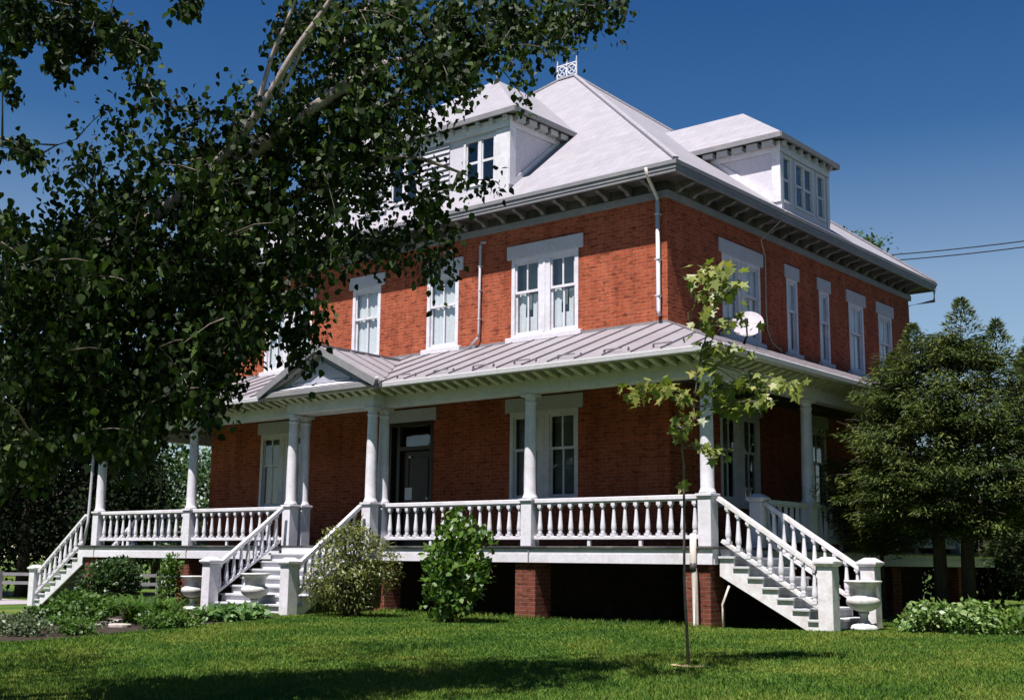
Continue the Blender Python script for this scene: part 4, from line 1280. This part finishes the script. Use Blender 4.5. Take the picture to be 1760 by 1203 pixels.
# keep only what stays out of the photograph (the seen crown is grown above)
q = (ex - CAM) @ CM.T
vis = (q[:, 2] > 0) & (np.abs(q[:, 0] / q[:, 2] * FPX) < 1040) & (np.abs(q[:, 1] / q[:, 2] * FPX) < 760)
ex = ex[~vis]
per = 12; n = len(ex) * per
P = np.repeat(ex, per, 0) + r2.normal(0, .17, (n, 3))
leaves('crown', P, r2.normal(0, .55, (n, 3)) + [0, 0, -.7], r2.normal(0, .75, (n, 3)) + [.1, -.5, .9], r2.uniform(.08, .12, n), LEAF_MAPLE, MAP, MAPLE6)
tw = MB(); grow(limbs, 0, ex[::3], tw, .006); tw.build('twig', TWIGM, MAP, fix=False)

# ---- generic broadleaf tree in the distance
def tree(name, base, h, crown, n, size, leafm, label, cat='tree', group=None, seed=0, bark=BARK_D, trunk_r=.25, tight=.5, clumps=60):
    r = np.random.default_rng(seed); base = np.array(base, float)
    T = empty(name, base, label, cat, group)
    t = MB(); top = base + [0, 0, h * .8]
    t.tube([base + [0, 0, -.2], base + [.05, 0, h * .3], top], [trunk_r, trunk_r * .75, trunk_r * .15], 8)
    cs = []
    for (dx, dy, dz, rx, rz) in crown:
        k = max(4, int(clumps * rx * rx * rz / sum(c[3] ** 2 * c[4] for c in crown)))
        d_ = norm(r.normal(0, 1, (k, 3))) * (r.uniform(0.15, 1, (k, 1)) ** .45) * [rx, rx, rz]
        cs.append(np.concatenate([d_ + base + [dx, dy, dz], np.full((k, 1), min(rx, rz))], 1))
    cs = np.concatenate(cs)
    for c_ in cs[::3]:
        zt = min(max(c_[2] - base[2] - 1.2, h * .15), h * .75)
        s_ = base + [0, 0, zt]
        t.tube([s_, (s_ + c_[:3]) / 2 + [0, 0, .2], c_[:3]], [trunk_r * .25, trunk_r * .15, trunk_r * .05], 5, caps=False)
    t.build('trunk', bark, T, fix=False)
    per = n // len(cs)
    P = np.repeat(cs[:, :3], per, 0) + r.normal(0, 1, (per * len(cs), 3)) * (np.repeat(cs[:, 3:], per, 0) * tight * .55) * [1, 1, .7]
    m = len(P)
    leaves('crown', P, r.normal(0, .7, (m, 3)) + [0, 0, -.4], r.normal(0, .7, (m, 3)) + [0, -.3, .9], r.uniform(.7, 1.2, m) * size, leafm, T, LEAF6)
    return T

def gp(px, depth, dy=0):
    p = at(px, 960, depth); return np.array([p[0], p[1], gz(p[0], p[1])])
BGG = 'dark trees beyond the left end of the porch'
tree('broadleaf_tree', gp(40, 44), 9.0, [(0, 0, 5.4, 3.4, 4.2), (1, 1, 3.0, 3.6, 2.4)], 22000, .14, LEAF_BG, 'dark dense tree beyond the left stairs at the frame edge', group=BGG, seed=31)
tree('broadleaf_tree', gp(150, 47), 8.5, [(0, 0, 5.0, 3.0, 3.8), (0, 0, 2.6, 3.2, 2.2)], 22000, .14, LEAF_BG, 'dark tree standing just behind the left porch downspout', group=BGG, seed=32)
tree('broadleaf_tree', gp(-90, 46), 9.5, [(0, 0, 5.4, 3.6, 4.4), (0, 0, 2.8, 3.6, 2.5)], 22000, .14, LEAF_BG, 'dark tree at the far left edge behind the driveway', group=BGG, seed=33)
tree('broadleaf_tree', gp(268, 58), 8.0, [(-.5, 0, 4.4, 2.2, 2.6), (1.2, 0, 2.6, 2.6, 1.6), (-2, 0, 2.4, 2.2, 1.8)], 7500, .21, LEAF_BG2, 'lighter green tree seen between the two left porch columns', seed=34)
tree('broadleaf_tree', gp(350, 62), 8.0, [(0, 0, 4.4, 2.6, 3.0), (0, 0, 2.2, 2.6, 1.8)], 6000, .22, LEAF_BG2, 'lighter green tree behind the second porch column from the left', seed=35)
tree('broadleaf_tree', at(1462, 408, 62) * [1, 1, 0], at(1462, 385, 62)[2], [(0, 0, at(1462, 422, 62)[2], .95, 1.1), (0.2, 0, at(1462, 460, 62)[2], 1.5, 1.6)], 2600, .2, LEAF_BG2, 'treetop showing above the roof edge right of the side dormer', seed=36)
tree('broadleaf_tree', gp(1780, 44), 7.5, [(0, 0, 4.0, 3.2, 3.4), (0, 0, 1.9, 3.4, 1.9)], 8000, .2, LEAF_BG, 'dark tree behind the conifers at the right edge', seed=37)
tree('broadleaf_tree', gp(1560, 48), 6.0, [(0, 0, 3.2, 3.0, 2.6), (2.2, 0, 2.0, 2.6, 1.9)], 7000, .2, LEAF_BG, 'dark low tree behind the rear corner of the house', seed=38)
tree('broadleaf_tree', gp(1690, 36), 4.2, [(0, 0, 1.7, 2.2, 1.7), (2.0, 0, 1.5, 1.9, 1.5), (-1.6, 1, 1.3, 1.5, 1.3)], 7000, .16, LEAF_BG, 'dark low growth in the gap under the conifers', seed=39)
def rear_sky_screen():  # unseen leaf masses added behind the camera to block sky light on the porch
    r = np.random.default_rng(77); P = []
    for k in range(40):
        a = R_(-50) - k * R_(3.4); c_ = CAM + np.array([math.cos(a), math.sin(a), 0]) * r.uniform(27, 38); hh = r.uniform(11, 16)
        d_ = norm(r.normal(0, 1, (420, 3))) * (r.uniform(0, 1, (420, 1)) ** .4) * [3.2, 3.2, hh * .5]
        P.append(d_ + [c_[0], c_[1], hh * .5 - .6])
    P = np.concatenate(P); m = len(P)
    tag(leaves('rear_sky_screen', P, r.normal(0, 1, (m, 3)), r.normal(0, 1, (m, 3)) + [0, 0, .5], r.uniform(.6, 1.1, m), LEAF_BG), kind='stuff')
rear_sky_screen()
def side_sky_screen():  # unseen foliage added right of frame, holding sky light off the side wall
    r = np.random.default_rng(78); P = []
    for k in range(15):
        c_ = np.array([10.5 + r.uniform(-1.5, 2.5), 1 + k * 1.7, 0]); hh = r.uniform(9, 13)
        d_ = norm(r.normal(0, 1, (500, 3))) * (r.uniform(0, 1, (500, 1)) ** .4) * [2.6, 2.6, hh * .5]
        P.append(d_ + [c_[0], c_[1], hh * .5 - .4])
    P = np.concatenate(P); m = len(P)
    q_ = (P - CAM) @ CM.T
    P = P[~((q_[:, 2] > 0) & (q_[:, 0] / q_[:, 2] * FPX < 1000))]; m = len(P)
    tag(leaves('side_sky_screen', P, r.normal(0, 1, (m, 3)), r.normal(0, 1, (m, 3)) + [0, 0, .5], r.uniform(.6, 1.0, m), LEAF_BG), kind='stuff')
side_sky_screen()
for i, (px, d_, h_) in enumerate(((-330, 60, 10), (-220, 75, 11), (-20, 90, 11), (130, 95, 12), (2050, 45, 9), (2200, 52, 10), (1900, 60, 9))):
    tree('broadleaf_tree', gp(px, d_), h_, [(0, 0, h_ * .58, h_ * .4, h_ * .42), (0, 0, h_ * .3, h_ * .42, h_ * .27)], 4500, .34, LEAF_BG,
         'distant dark tree far beyond the lawn', group='distant trees', seed=50 + i)

# ---- conifer with two trunks
def conifer(name, base, label, levels, n_spray, leafm, seed, trunks=((0, 0),), h=6.3, r_tr=.13, size=.11, group=None, irregular=.35, spires=()):
    """levels: list of (height, radius); sprays droop outward"""
    r = np.random.default_rng(seed); base = np.array(base, float)
    T = empty(name, base, label, 'conifer', group)
    t = MB()
    for dx, dy in trunks:
        t.tube([base + [dx, dy, -.2], base + [dx * 1.1, dy, h * .35], base + [dx * .5, dy * .5, h * .95]], [r_tr, r_tr * .75, .02], 8)
    zs = np.array([l[0] for l in levels]); rs = np.array([l[1] for l in levels])
    Ps, Ds, Us = [], [], []
    nb = 420
    for k in range(nb):
        z = r.uniform(zs[0], zs[-1]); rad = np.interp(z, zs, rs) * (1 - irregular * r.uniform(0, 1) ** 1.5)
        a = r.uniform(0, 2 * math.pi); dirn = np.array([math.cos(a), math.sin(a), 0])
        tr = trunks[r.integers(len(trunks))]
        s_ = base + [tr[0], tr[1], max(z - rad * .15, .4)]
        lift = r.uniform(-.12, .28)
        tip = base + [0, 0, z] + dirn * rad + [0, 0, lift * rad]
        if k % 2 == 0: t.tube([s_, (s_ + tip) / 2 + [0, 0, .08 * rad], tip], [.022, .014, .005], 4, caps=False)
        m = int(n_spray / nb * (.4 + rad / rs.max()))
        f_ = r.uniform(.18, 1, m) ** .75
        side = np.cross(dirn, [0, 0, 1.0])
        spread = r.normal(0, 1, m) * .22 * rad * (1.15 - f_)
        droop = -.10 * rad * f_ ** 2
        pos = s_ + (tip - s_) * f_[:, None] + side * spread[:, None] + np.array([0, 0, 1.0]) * (droop + r.normal(0, .06, m))[:, None]
        Ps.append(pos)
        Ds.append(dirn + side * (np.sign(spread) * .7)[:, None] + r.normal(0, .35, (m, 3)) + [0, 0, -.15])
        Us.append(r.normal(0, .4, (m, 3)) + [0, 0, 1.0])
    for dx, dy, z0, z1, rr in spires:
        m = 1500; f_ = r.uniform(0, 1, m) ** .8; a = r.uniform(0, 6.283, m); q = rr * (1 - f_) ** .8 * r.uniform(0, 1, m) ** .5
        pos = base + np.stack([dx + q * np.cos(a), dy + q * np.sin(a), z0 + (z1 - z0) * f_], 1)
        t.tube([base + [dx * .6, dy * .6, z0 - .6], base + [dx, dy, z1 - .15]], [.02, .004], 4, caps=False)
        Ps.append(pos); Ds.append(np.stack([np.cos(a), np.sin(a), np.full(m, .55)], 1) + r.normal(0, .35, (m, 3))); Us.append(r.normal(0, .5, (m, 3)) + [0, -.3, .8])
    t.build('trunk', BARK_D, T, fix=False)
    P, D, U = map(np.concatenate, (Ps, Ds, Us)); m = len(P)
    leaves('crown', P, D, U, r.uniform(.6, 1.25, m) * size, leafm, T, NEEDLE, .1, .15)
    return T
cb = at(1645, 1062, 24.2); cb[2] = gz(cb[0], cb[1])
conifer('yew_tree', cb, 'tall dark green conifer with two trunks beside the right side stairs', [(1.75, .9), (2.05, 2.0), (2.5, 2.7), (3.1, 2.75), (3.7, 2.45), (4.5, 2.0), (5.0, 1.6), (5.4, 1.1), (5.8, .4)], 82000, LEAF_YEW, 61, ((-.27, 0), (.22, .1)), 5.6, r_tr=.16, size=.115, spires=((-.48, -.40, 4.5, 6.0, .8), (.31, .26, 4.8, 6.55, .95), (.85, .70, 4.4, 6.1, .85), (-.80, -.66, 4.2, 5.4, .6), (1.3, 1.05, 4.0, 5.5, .7)))
cb2 = at(1520, 1060, 25.6); cb2[2] = gz(cb2[0], cb2[1])
conifer('yew_tree', cb2, 'yellowish lower conifer spreading against the side porch columns', [(1.4, .6), (1.9, 1.25), (2.6, 1.35), (3.2, .8), (3.6, .2)], 16000, LEAF_YEW3, 62, ((0, 0),), 3.3, .06)
cb3 = at(1815, 1060, 27); cb3[2] = gz(cb3[0], cb3[1])
conifer('yew_tree', cb3, 'soft bluish green conifer cut off by the right frame edge', [(.5, 1.2), (1.4, 1.7), (3.0, 1.5), (4.6, 1.1), (5.8, .6), (6.5, .1)], 34000, LEAF_YEW2, 63, ((0, 0),), 6.3)

# ---- the sapling
sb = at(1183, 1146, 15.2); sb[2] = gz(sb[0], sb[1])
sdep = float((CM[2] @ (sb - CAM)))
SAP = empty('young_maple', sb, 'slender young maple with yellow green leaves on the front lawn', 'tree')
t = MB()
spts = [(1183, 1146, 0), (1181, 1090, 0), (1176, 1000, .0), (1176, 900, .02), (1175, 800, .05), (1172, 770, .05), (1192, 700, .05), (1203, 620, .05), (1218, 560, .02), (1236, 500, 0), (1240, 462, 0)]
stem = [at(x, y, sdep + d_) for x, y, d_ in spts]; stem[0] = sb + [0, 0, -.03]
t.tube(stem, list(np.linspace(.020, .007, len(stem))), 7)
nodes = [p for p in stem]
sap_blobs = [(1205, 480, 34, 30, 8), (1240, 470, 36, 26, 9), (1262, 495, 30, 28, 7), (1225, 505, 40, 22, 8), (1205, 550, 26, 32, 8), (1250, 555, 40, 26, 9), (1215, 600, 34, 28, 9), (1250, 605, 34, 20, 7), (1212, 632, 26, 14, 5),
             (1095, 672, 34, 26, 8), (1140, 668, 40, 26, 10), (1175, 690, 26, 22, 5), (1225, 668, 34, 26, 9), (1275, 660, 44, 24, 12), (1325, 662, 44, 20, 11), (1365, 660, 20, 18, 4), (1250, 705, 34, 22, 8), (1295, 690, 40, 18, 8),
             (1170, 735, 24, 24, 6), (1195, 720, 18, 18, 3), (1232, 780, 26, 16, 5), (1210, 768, 14, 12, 3), (1174, 830, 8, 6, 1)]
r3 = np.random.default_rng(5); LP = []
for x, y, rx, ry, k in sap_blobs:
    c_ = at(x, y, sdep + r3.uniform(-.35, .35))
    j = int(np.argmin([np.linalg.norm(c_ - q) for q in nodes])); s_ = nodes[j]
    t.tube([s_, (s_ + c_) / 2 + [0, 0, .03], c_], [.008, .006, .004], 4, caps=False)
    for _ in range(int(k * 3.5)):
        p = at(x + r3.normal(0, rx * .42), y + r3.normal(0, ry * .40), sdep + r3.normal(0, .2))
        LP.append(p)
        if r3.random() < .4: t.tube([c_, p], [.003, .002], 3, caps=False)
t.build('trunk', BARK_S, SAP, fix=False)
LP = np.array(LP); m = len(LP)
leaves('crown', LP, r3.normal(0, .6, (m, 3)) + [.1, -.2, -.45], r3.normal(0, .4, (m, 3)) + [.1, -.5, .9], r3.uniform(.08, .155, m), LEAF_SAP, SAP, MAPLE, .15, .12)
b = MB(); b.tube([at(1172, 1170, 14.9)] * 1 + [at(1173, 1170, 14.9) + [0, 0, .01]], .01, 4)
bare = at(1180, 1163, sdep); 
bs = MB(); k = 18
bs.add([(sb[0] + .1 + .30 * math.cos(a) * (1 + .3 * math.sin(3 * a)), sb[1] - .15 + .17 * math.sin(a) * (1 + .3 * math.cos(5 * a)), gz(sb[0] + .1, sb[1] - .15) + .012) for a in np.linspace(0, 2 * math.pi, k, endpoint=False)], [tuple(range(k))])
tag(bs.build('soil_patch', mat_flat('bare_soil', (0.36, 0.27, 0.16), 0.95, .25, 10)), kind='structure')

# ---- shrubs and bed plants
def shrub(name, base, blobs, n, size, leafm, label, cat, seed, shape=LEAF6, arch=0.0, group=None, stems=10, upbias=.5):
    r = np.random.default_rng(seed); base = np.array(base, float)
    S = empty(name, base, label, cat, group)
    vol = np.array([b[3] * b[3] * b[4] for b in blobs]); ks = np.maximum(3, (n * vol / vol.sum()).astype(int))
    P = []
    for (dx, dy, dz, rx, rz), k in zip(blobs, ks):
        d_ = norm(r.normal(0, 1, (k, 3))) * (r.uniform(0, 1, (k, 1)) ** .38) * [rx, rx, rz]
        P.append(d_ + base + [dx, dy, dz])
    P = np.concatenate(P)
    lump = np.sin(P[:, 0] * 9 + 1.3) + np.sin(P[:, 1] * 8 + .5) + np.sin(P[:, 2] * 10 + P[:, 0] * 4)
    P = P[(lump > -1.2) & (P[:, 2] > base[2] + .01)]
    m = len(P)
    out = P - (base + [0, 0, blobs[0][2] * .6])
    D = norm(out) * .8 + r.normal(0, .6, (m, 3)) + [0, 0, upbias - arch]
    U = norm(out) * .7 + r.normal(0, .5, (m, 3)) + [0, -.2, .8]
    t = MB()
    for k in range(stems):
        q = P[r.integers(m)]; s_ = base + [r.normal(0, .08), r.normal(0, .08), -.03]
        t.tube([s_, (s_ + q) / 2 + [0, 0, .12], q], [.012, .008, .003], 4, caps=False)
    t.build('stem', BARK_D, S, fix=False)
    leaves('foliage', P, D, U, r.uniform(.6, 1.3, m) * size, leafm, S, shape, .2, .15 + arch * .3)
    return S
def gpt(px, py, depth):
    return ground_at(px, py)
shrub('variegated_shrub', gpt(602, 1060, 24.6), [(0, 0, .95, .85, .95), (-.3, 0, 1.45, .5, .45), (.45, .2, 1.0, .6, .6), (-.45, -.2, .6, .6, .55), (.3, 0, 1.55, .35, .3), (-.75, -.1, .5, .35, .45), (.1, 0, 1.75, .25, .25)], 7000, .075, LEAF_WG, 'arching shrub with cream edged yellow green leaves right of the front stairs', 'shrub', 71, arch=.9, stems=34, shape=NEEDLE4)
shrub('leafy_shrub', gpt(778, 1070, 23.4), [(0, 0, .9, .62, .9), (.1, 0, 1.6, .45, .5), (-.35, .1, 1.15, .45, .4), (.5, .1, 1.45, .35, .4), (.35, 0, .9, .5, .5), (-.2, 0, .35, .5, .35), (-.75, .3, 1.05, .3, .2)], 2300, .12, LEAF_SH, 'upright glossy green shrub in front of the porch railing', 'shrub', 72, stems=18)
shrub('dark_shrub', gpt(185, 1050, 29.0), [(0, 0, .6, .75, .6), (.35, 0, .85, .5, .4), (-.5, 0, .4, .5, .4)], 3400, .10, LEAF_DK, 'rounded dark green shrub under the left end of the porch', 'shrub', 73)
shrub('leafy_shrub', gpt(288, 1045, 28.0), [(0, 0, .55, .34, .6), (.1, 0, 1.0, .28, .4)], 900, .085, LEAF_SH, 'narrow yellow green shrub standing left of the left urn', 'shrub', 74)
shrub('dark_shrub', gpt(125, 1072, 29.5), [(0, 0, .28, .5, .34), (.55, 0, .26, .45, .3), (-.4, 0, .2, .4, .25)], 1900, .09, LEAF_LILY, 'low green bushy plant at the foot of the left stairs', 'plant', 75)
def tuft(base, n, length, leafm, label, seed, width=1.0, name='daylily', group=None, cat='plant', spread=.9):
    r = np.random.default_rng(seed); base = np.array(base, float)
    b = MB()
    for k in range(n):
        a = r.uniform(0, 6.283); L = length * r.uniform(.6, 1.15); o_ = base + [r.normal(0, .10), r.normal(0, .10), 0]
        d_ = np.array([math.cos(a), math.sin(a), 0]); s_ = np.array([-math.sin(a), math.cos(a), 0]); out_ = spread * r.uniform(.4, 1.1)
        vs = []; m = 5; w_ = .014 * width * r.uniform(.7, 1.3)
        for i in range(m + 1):
            t_ = i / m
            p = o_ + d_ * L * out_ * t_ ** 1.3 + np.array([0, 0, L * (t_ * 1.15 - .75 * t_ ** 2.4)])
            ww = w_ * (1 - t_) ** .6 + .001
            vs += [p - s_ * ww, p + s_ * ww]
        b.add(vs, [(2 * i, 2 * i + 1, 2 * i + 3, 2 * i + 2) for i in range(m)], 0, True)
    o = b.build(name, leafm, fix=False)
    return tag(o, label, cat, group)
LG = 'strap leafed clumps along the flower bed'
for i, (px, py, d_, n_, L, lab) in enumerate(((232, 1070, 26.5, 120, .75, 'green daylily clump left of the left urn with long arching leaves'), (280, 1074, 25.8, 120, .7, 'daylily clump nearest the lawn below the left urn'), (195, 1058, 27.5, 80, .6, 'daylily clump beside the rounded dark shrub'))):
    tuft(gpt(px, py, d_), n_, L * 1.35, LEAF_LILY, lab, 80 + i, 1.7, group=LG, spread=1.15)
shrub('hosta', gpt(372, 1066, 24.4), [(0, 0, .12, .5, .17), (.4, .1, .12, .4, .16)], 560, .13, LEAF_HOST, 'broad leafed hosta in front of the left newel post', 'plant', 83, arch=.3, group='hostas by the front steps')
shrub('hosta', gpt(420, 1064, 24.2), [(0, 0, .11, .45, .15)], 380, .13, LEAF_HOST, 'broad leafed hosta below the urn at the front steps', 'plant', 84, arch=.3, group='hostas by the front steps')
for i, (px, py, d_, lab) in enumerate(((40, 1092, 25.0, 'grey green mounded plant at the left edge of the lawn'), (118, 1090, 24.6, 'grey green mounded plant right of the one at the frame edge'), (-10, 1088, 25.5, 'grey green plant cut by the left frame edge'))):
    shrub('edging_plant', gpt(px, py, d_), [(0, 0, .14, .42, .22), (.35, 0, .12, .35, .18)], 1500, .05, LEAF_GREY if i != 1 else LEAF_LILY, lab, 'plant', 86 + i, shape=LEAF6, group='low plants edging the lawn')
for i, (px, py, lm, lab) in enumerate(((262, 1080, LEAF_LILY, 'low bright plant in front of the daylily clumps'), (300, 1078, LEAF_SH, 'low leafy plant between the left urn and the lawn'), (65, 1072, LEAF_DK, 'low dark plant at the foot of the left stairs newel'))):
    shrub('edging_plant', gpt(px, py, 0), [(0, 0, .13, .36, .2), (.3, .1, .12, .3, .17)], 1100, .06, lm, lab, 'plant', 120 + i, group='low plants edging the lawn')
shrub('variegated_hosta', gpt(1590, 1088, 20.2), [(0, 0, .22, .42, .28), (.35, 0, .25, .42, .3), (.75, .1, .26, .4, .32), (-.2, 0, .14, .3, .2)], 1700, .085, LEAF_VAR, 'white edged hosta clump right of the side stairs urn', 'plant', 90, arch=.4)
shrub('ground_cover', gpt(1735, 1092, 20.6), [(0, 0, .2, .6, .26), (.9, 0, .24, .6, .3), (-.4, .3, .25, .5, .28), (1.6, .2, .26, .7, .3)], 3400, .07, LEAF_SH, 'mound of plain green ground cover at the right frame edge', 'plant', 91)
# flagstones
rf = random.Random(9)
for i, (px, py, d_) in enumerate(((150, 1078, 26.2), (175, 1074, 26.4), (195, 1070, 26.8), (205, 1078, 25.8))):
    c_ = gpt(px, py, d_); b = MB(); k = 9
    pts = [(c_[0] + .28 * rf.uniform(.8, 1.15) * math.cos(a), c_[1] + .2 * rf.uniform(.8, 1.15) * math.sin(a), c_[2] + .0) for a in np.linspace(0, 6.283, k, endpoint=False)]
    b.extrude(pts, (0, 0, .07)); o = b.build('edging_stone', FLAG, bevel=.015)
    tag(o, 'pale flat edging stone among the plants of the left flower bed', 'stone', 'edging stones of the flower bed')

# ---- white rail fence far left, seen also under the porch
FE = empty('rail_fence', gp(-60, 40), 'low pale rail fence beyond the driveway, seen past and under the porch', 'fence')
fa, fb = gp(-160, 40), gp(330, 40)
for hh in (1.08, 1.36):
    b = MB(); b.bar(fa + [0, 0, hh - .5], fb + [0, 0, hh - .5], .04, .10); b.build('rail', EAVE, FE)
for i in range(10):
    p = fa + (fb - fa) * i / 9; b = MB(); b.box(p[0] - .07, p[0] + .07, p[1] - .07, p[1] + .07, p[2] - .3, p[2] + .95); b.build('post', EAVE, FE)

# ---- power lines
def wire(name, a, b_, label, sag):
    a, b_ = np.array(a), np.array(b_); m = MB()
    pts = [a + (b_ - a) * t + np.array([0, 0, -sag * 4 * t * (1 - t)]) for t in np.linspace(0, 1, 14)]
    m.tube(pts, .028, 5); o = m.build(name, WIREM); tag(o, label, 'power line', 'power lines behind the house')
wire('power_line', at(1380, 447, 60), at(1960, 385, 50), 'upper of two dark power lines crossing the sky right of the roof', .25)
wire('power_line', at(1380, 455, 60.3), at(1960, 394, 50.3), 'lower of two dark power lines crossing the sky right of the roof', .3)

# ---- grass blades
def grass():
    r = np.random.default_rng(99); n = 400000
    # sample in the part of the lawn in front of the house, denser near the camera
    lat = r.uniform(-.46, .46, n); dpt = 8.5 + 19 * r.uniform(0, 1, n) ** 1.25
    F = np.array([-.6394, .7687]); Rr = np.array([.7700, .6380])
    x = CAM[0] + F[0] * dpt + Rr[0] * lat * dpt; y = CAM[1] + F[1] * dpt + Rr[1] * lat * dpt
    ok = ((y < -.22) | ((x > .4) & (y < 7))) & ~inpoly(np.stack([x, y], 1), BED) & ~((x < -11.3) & (y > -.22)) & ~((x > -11.3) & (x < -8.2) & (y > -2.55)) & ~((x > .2) & (x < 2.5) & (y > -.1) & (y < 1.8)) & ((x > -23.4) | (y < -1.6))
    ok &= ((x - sb[0] - .1) ** 2 / .10 + (y - sb[1] + .15) ** 2 / .035 > 1) | (r.uniform(0, 1, n) < .25)
    x, y, dpt = x[ok], y[ok], dpt[ok]; n = len(x); z = ground_z(x, y)
    h = r.uniform(.022, .05, n) * (1 + .35 * np.sin(x * 1.7) * np.sin(y * 1.3)) * (1 + 1.6 * np.exp(-((y + .3) / .18) ** 2) * (x < 0.3)); w_ = .0035 + .0005 * dpt
    a = r.uniform(0, 6.283, n); ca, sa = np.cos(a), np.sin(a)
    lean = r.normal(0, .45, (n, 2)) * h[:, None]
    V = np.empty((n, 3, 3), np.float32)
    V[:, 0] = np.stack([x - ca * w_, y - sa * w_, z], 1); V[:, 1] = np.stack([x + ca * w_, y + sa * w_, z], 1)
    V[:, 2] = np.stack([x + lean[:, 0], y + lean[:, 1], z + h], 1)
    me = bpy.data.meshes.new('grass')
    me.vertices.add(n * 3); me.vertices.foreach_set('co', V.reshape(-1))
    me.loops.add(n * 3); me.loops.foreach_set('vertex_index', np.arange(n * 3, dtype=np.int32))
    me.polygons.add(n); me.polygons.foreach_set('loop_start', np.arange(0, n * 3, 3, dtype=np.int32)); me.polygons.foreach_set('loop_total', np.full(n, 3, np.int32))
    me.materials.append(GRASSM); me.update(calc_edges=True)
    o = bpy.data.objects.new('grass', me); COL.objects.link(o)
    tag(o, 'short sunlit green grass blades covering the front lawn', 'grass', kind='stuff')
grass()
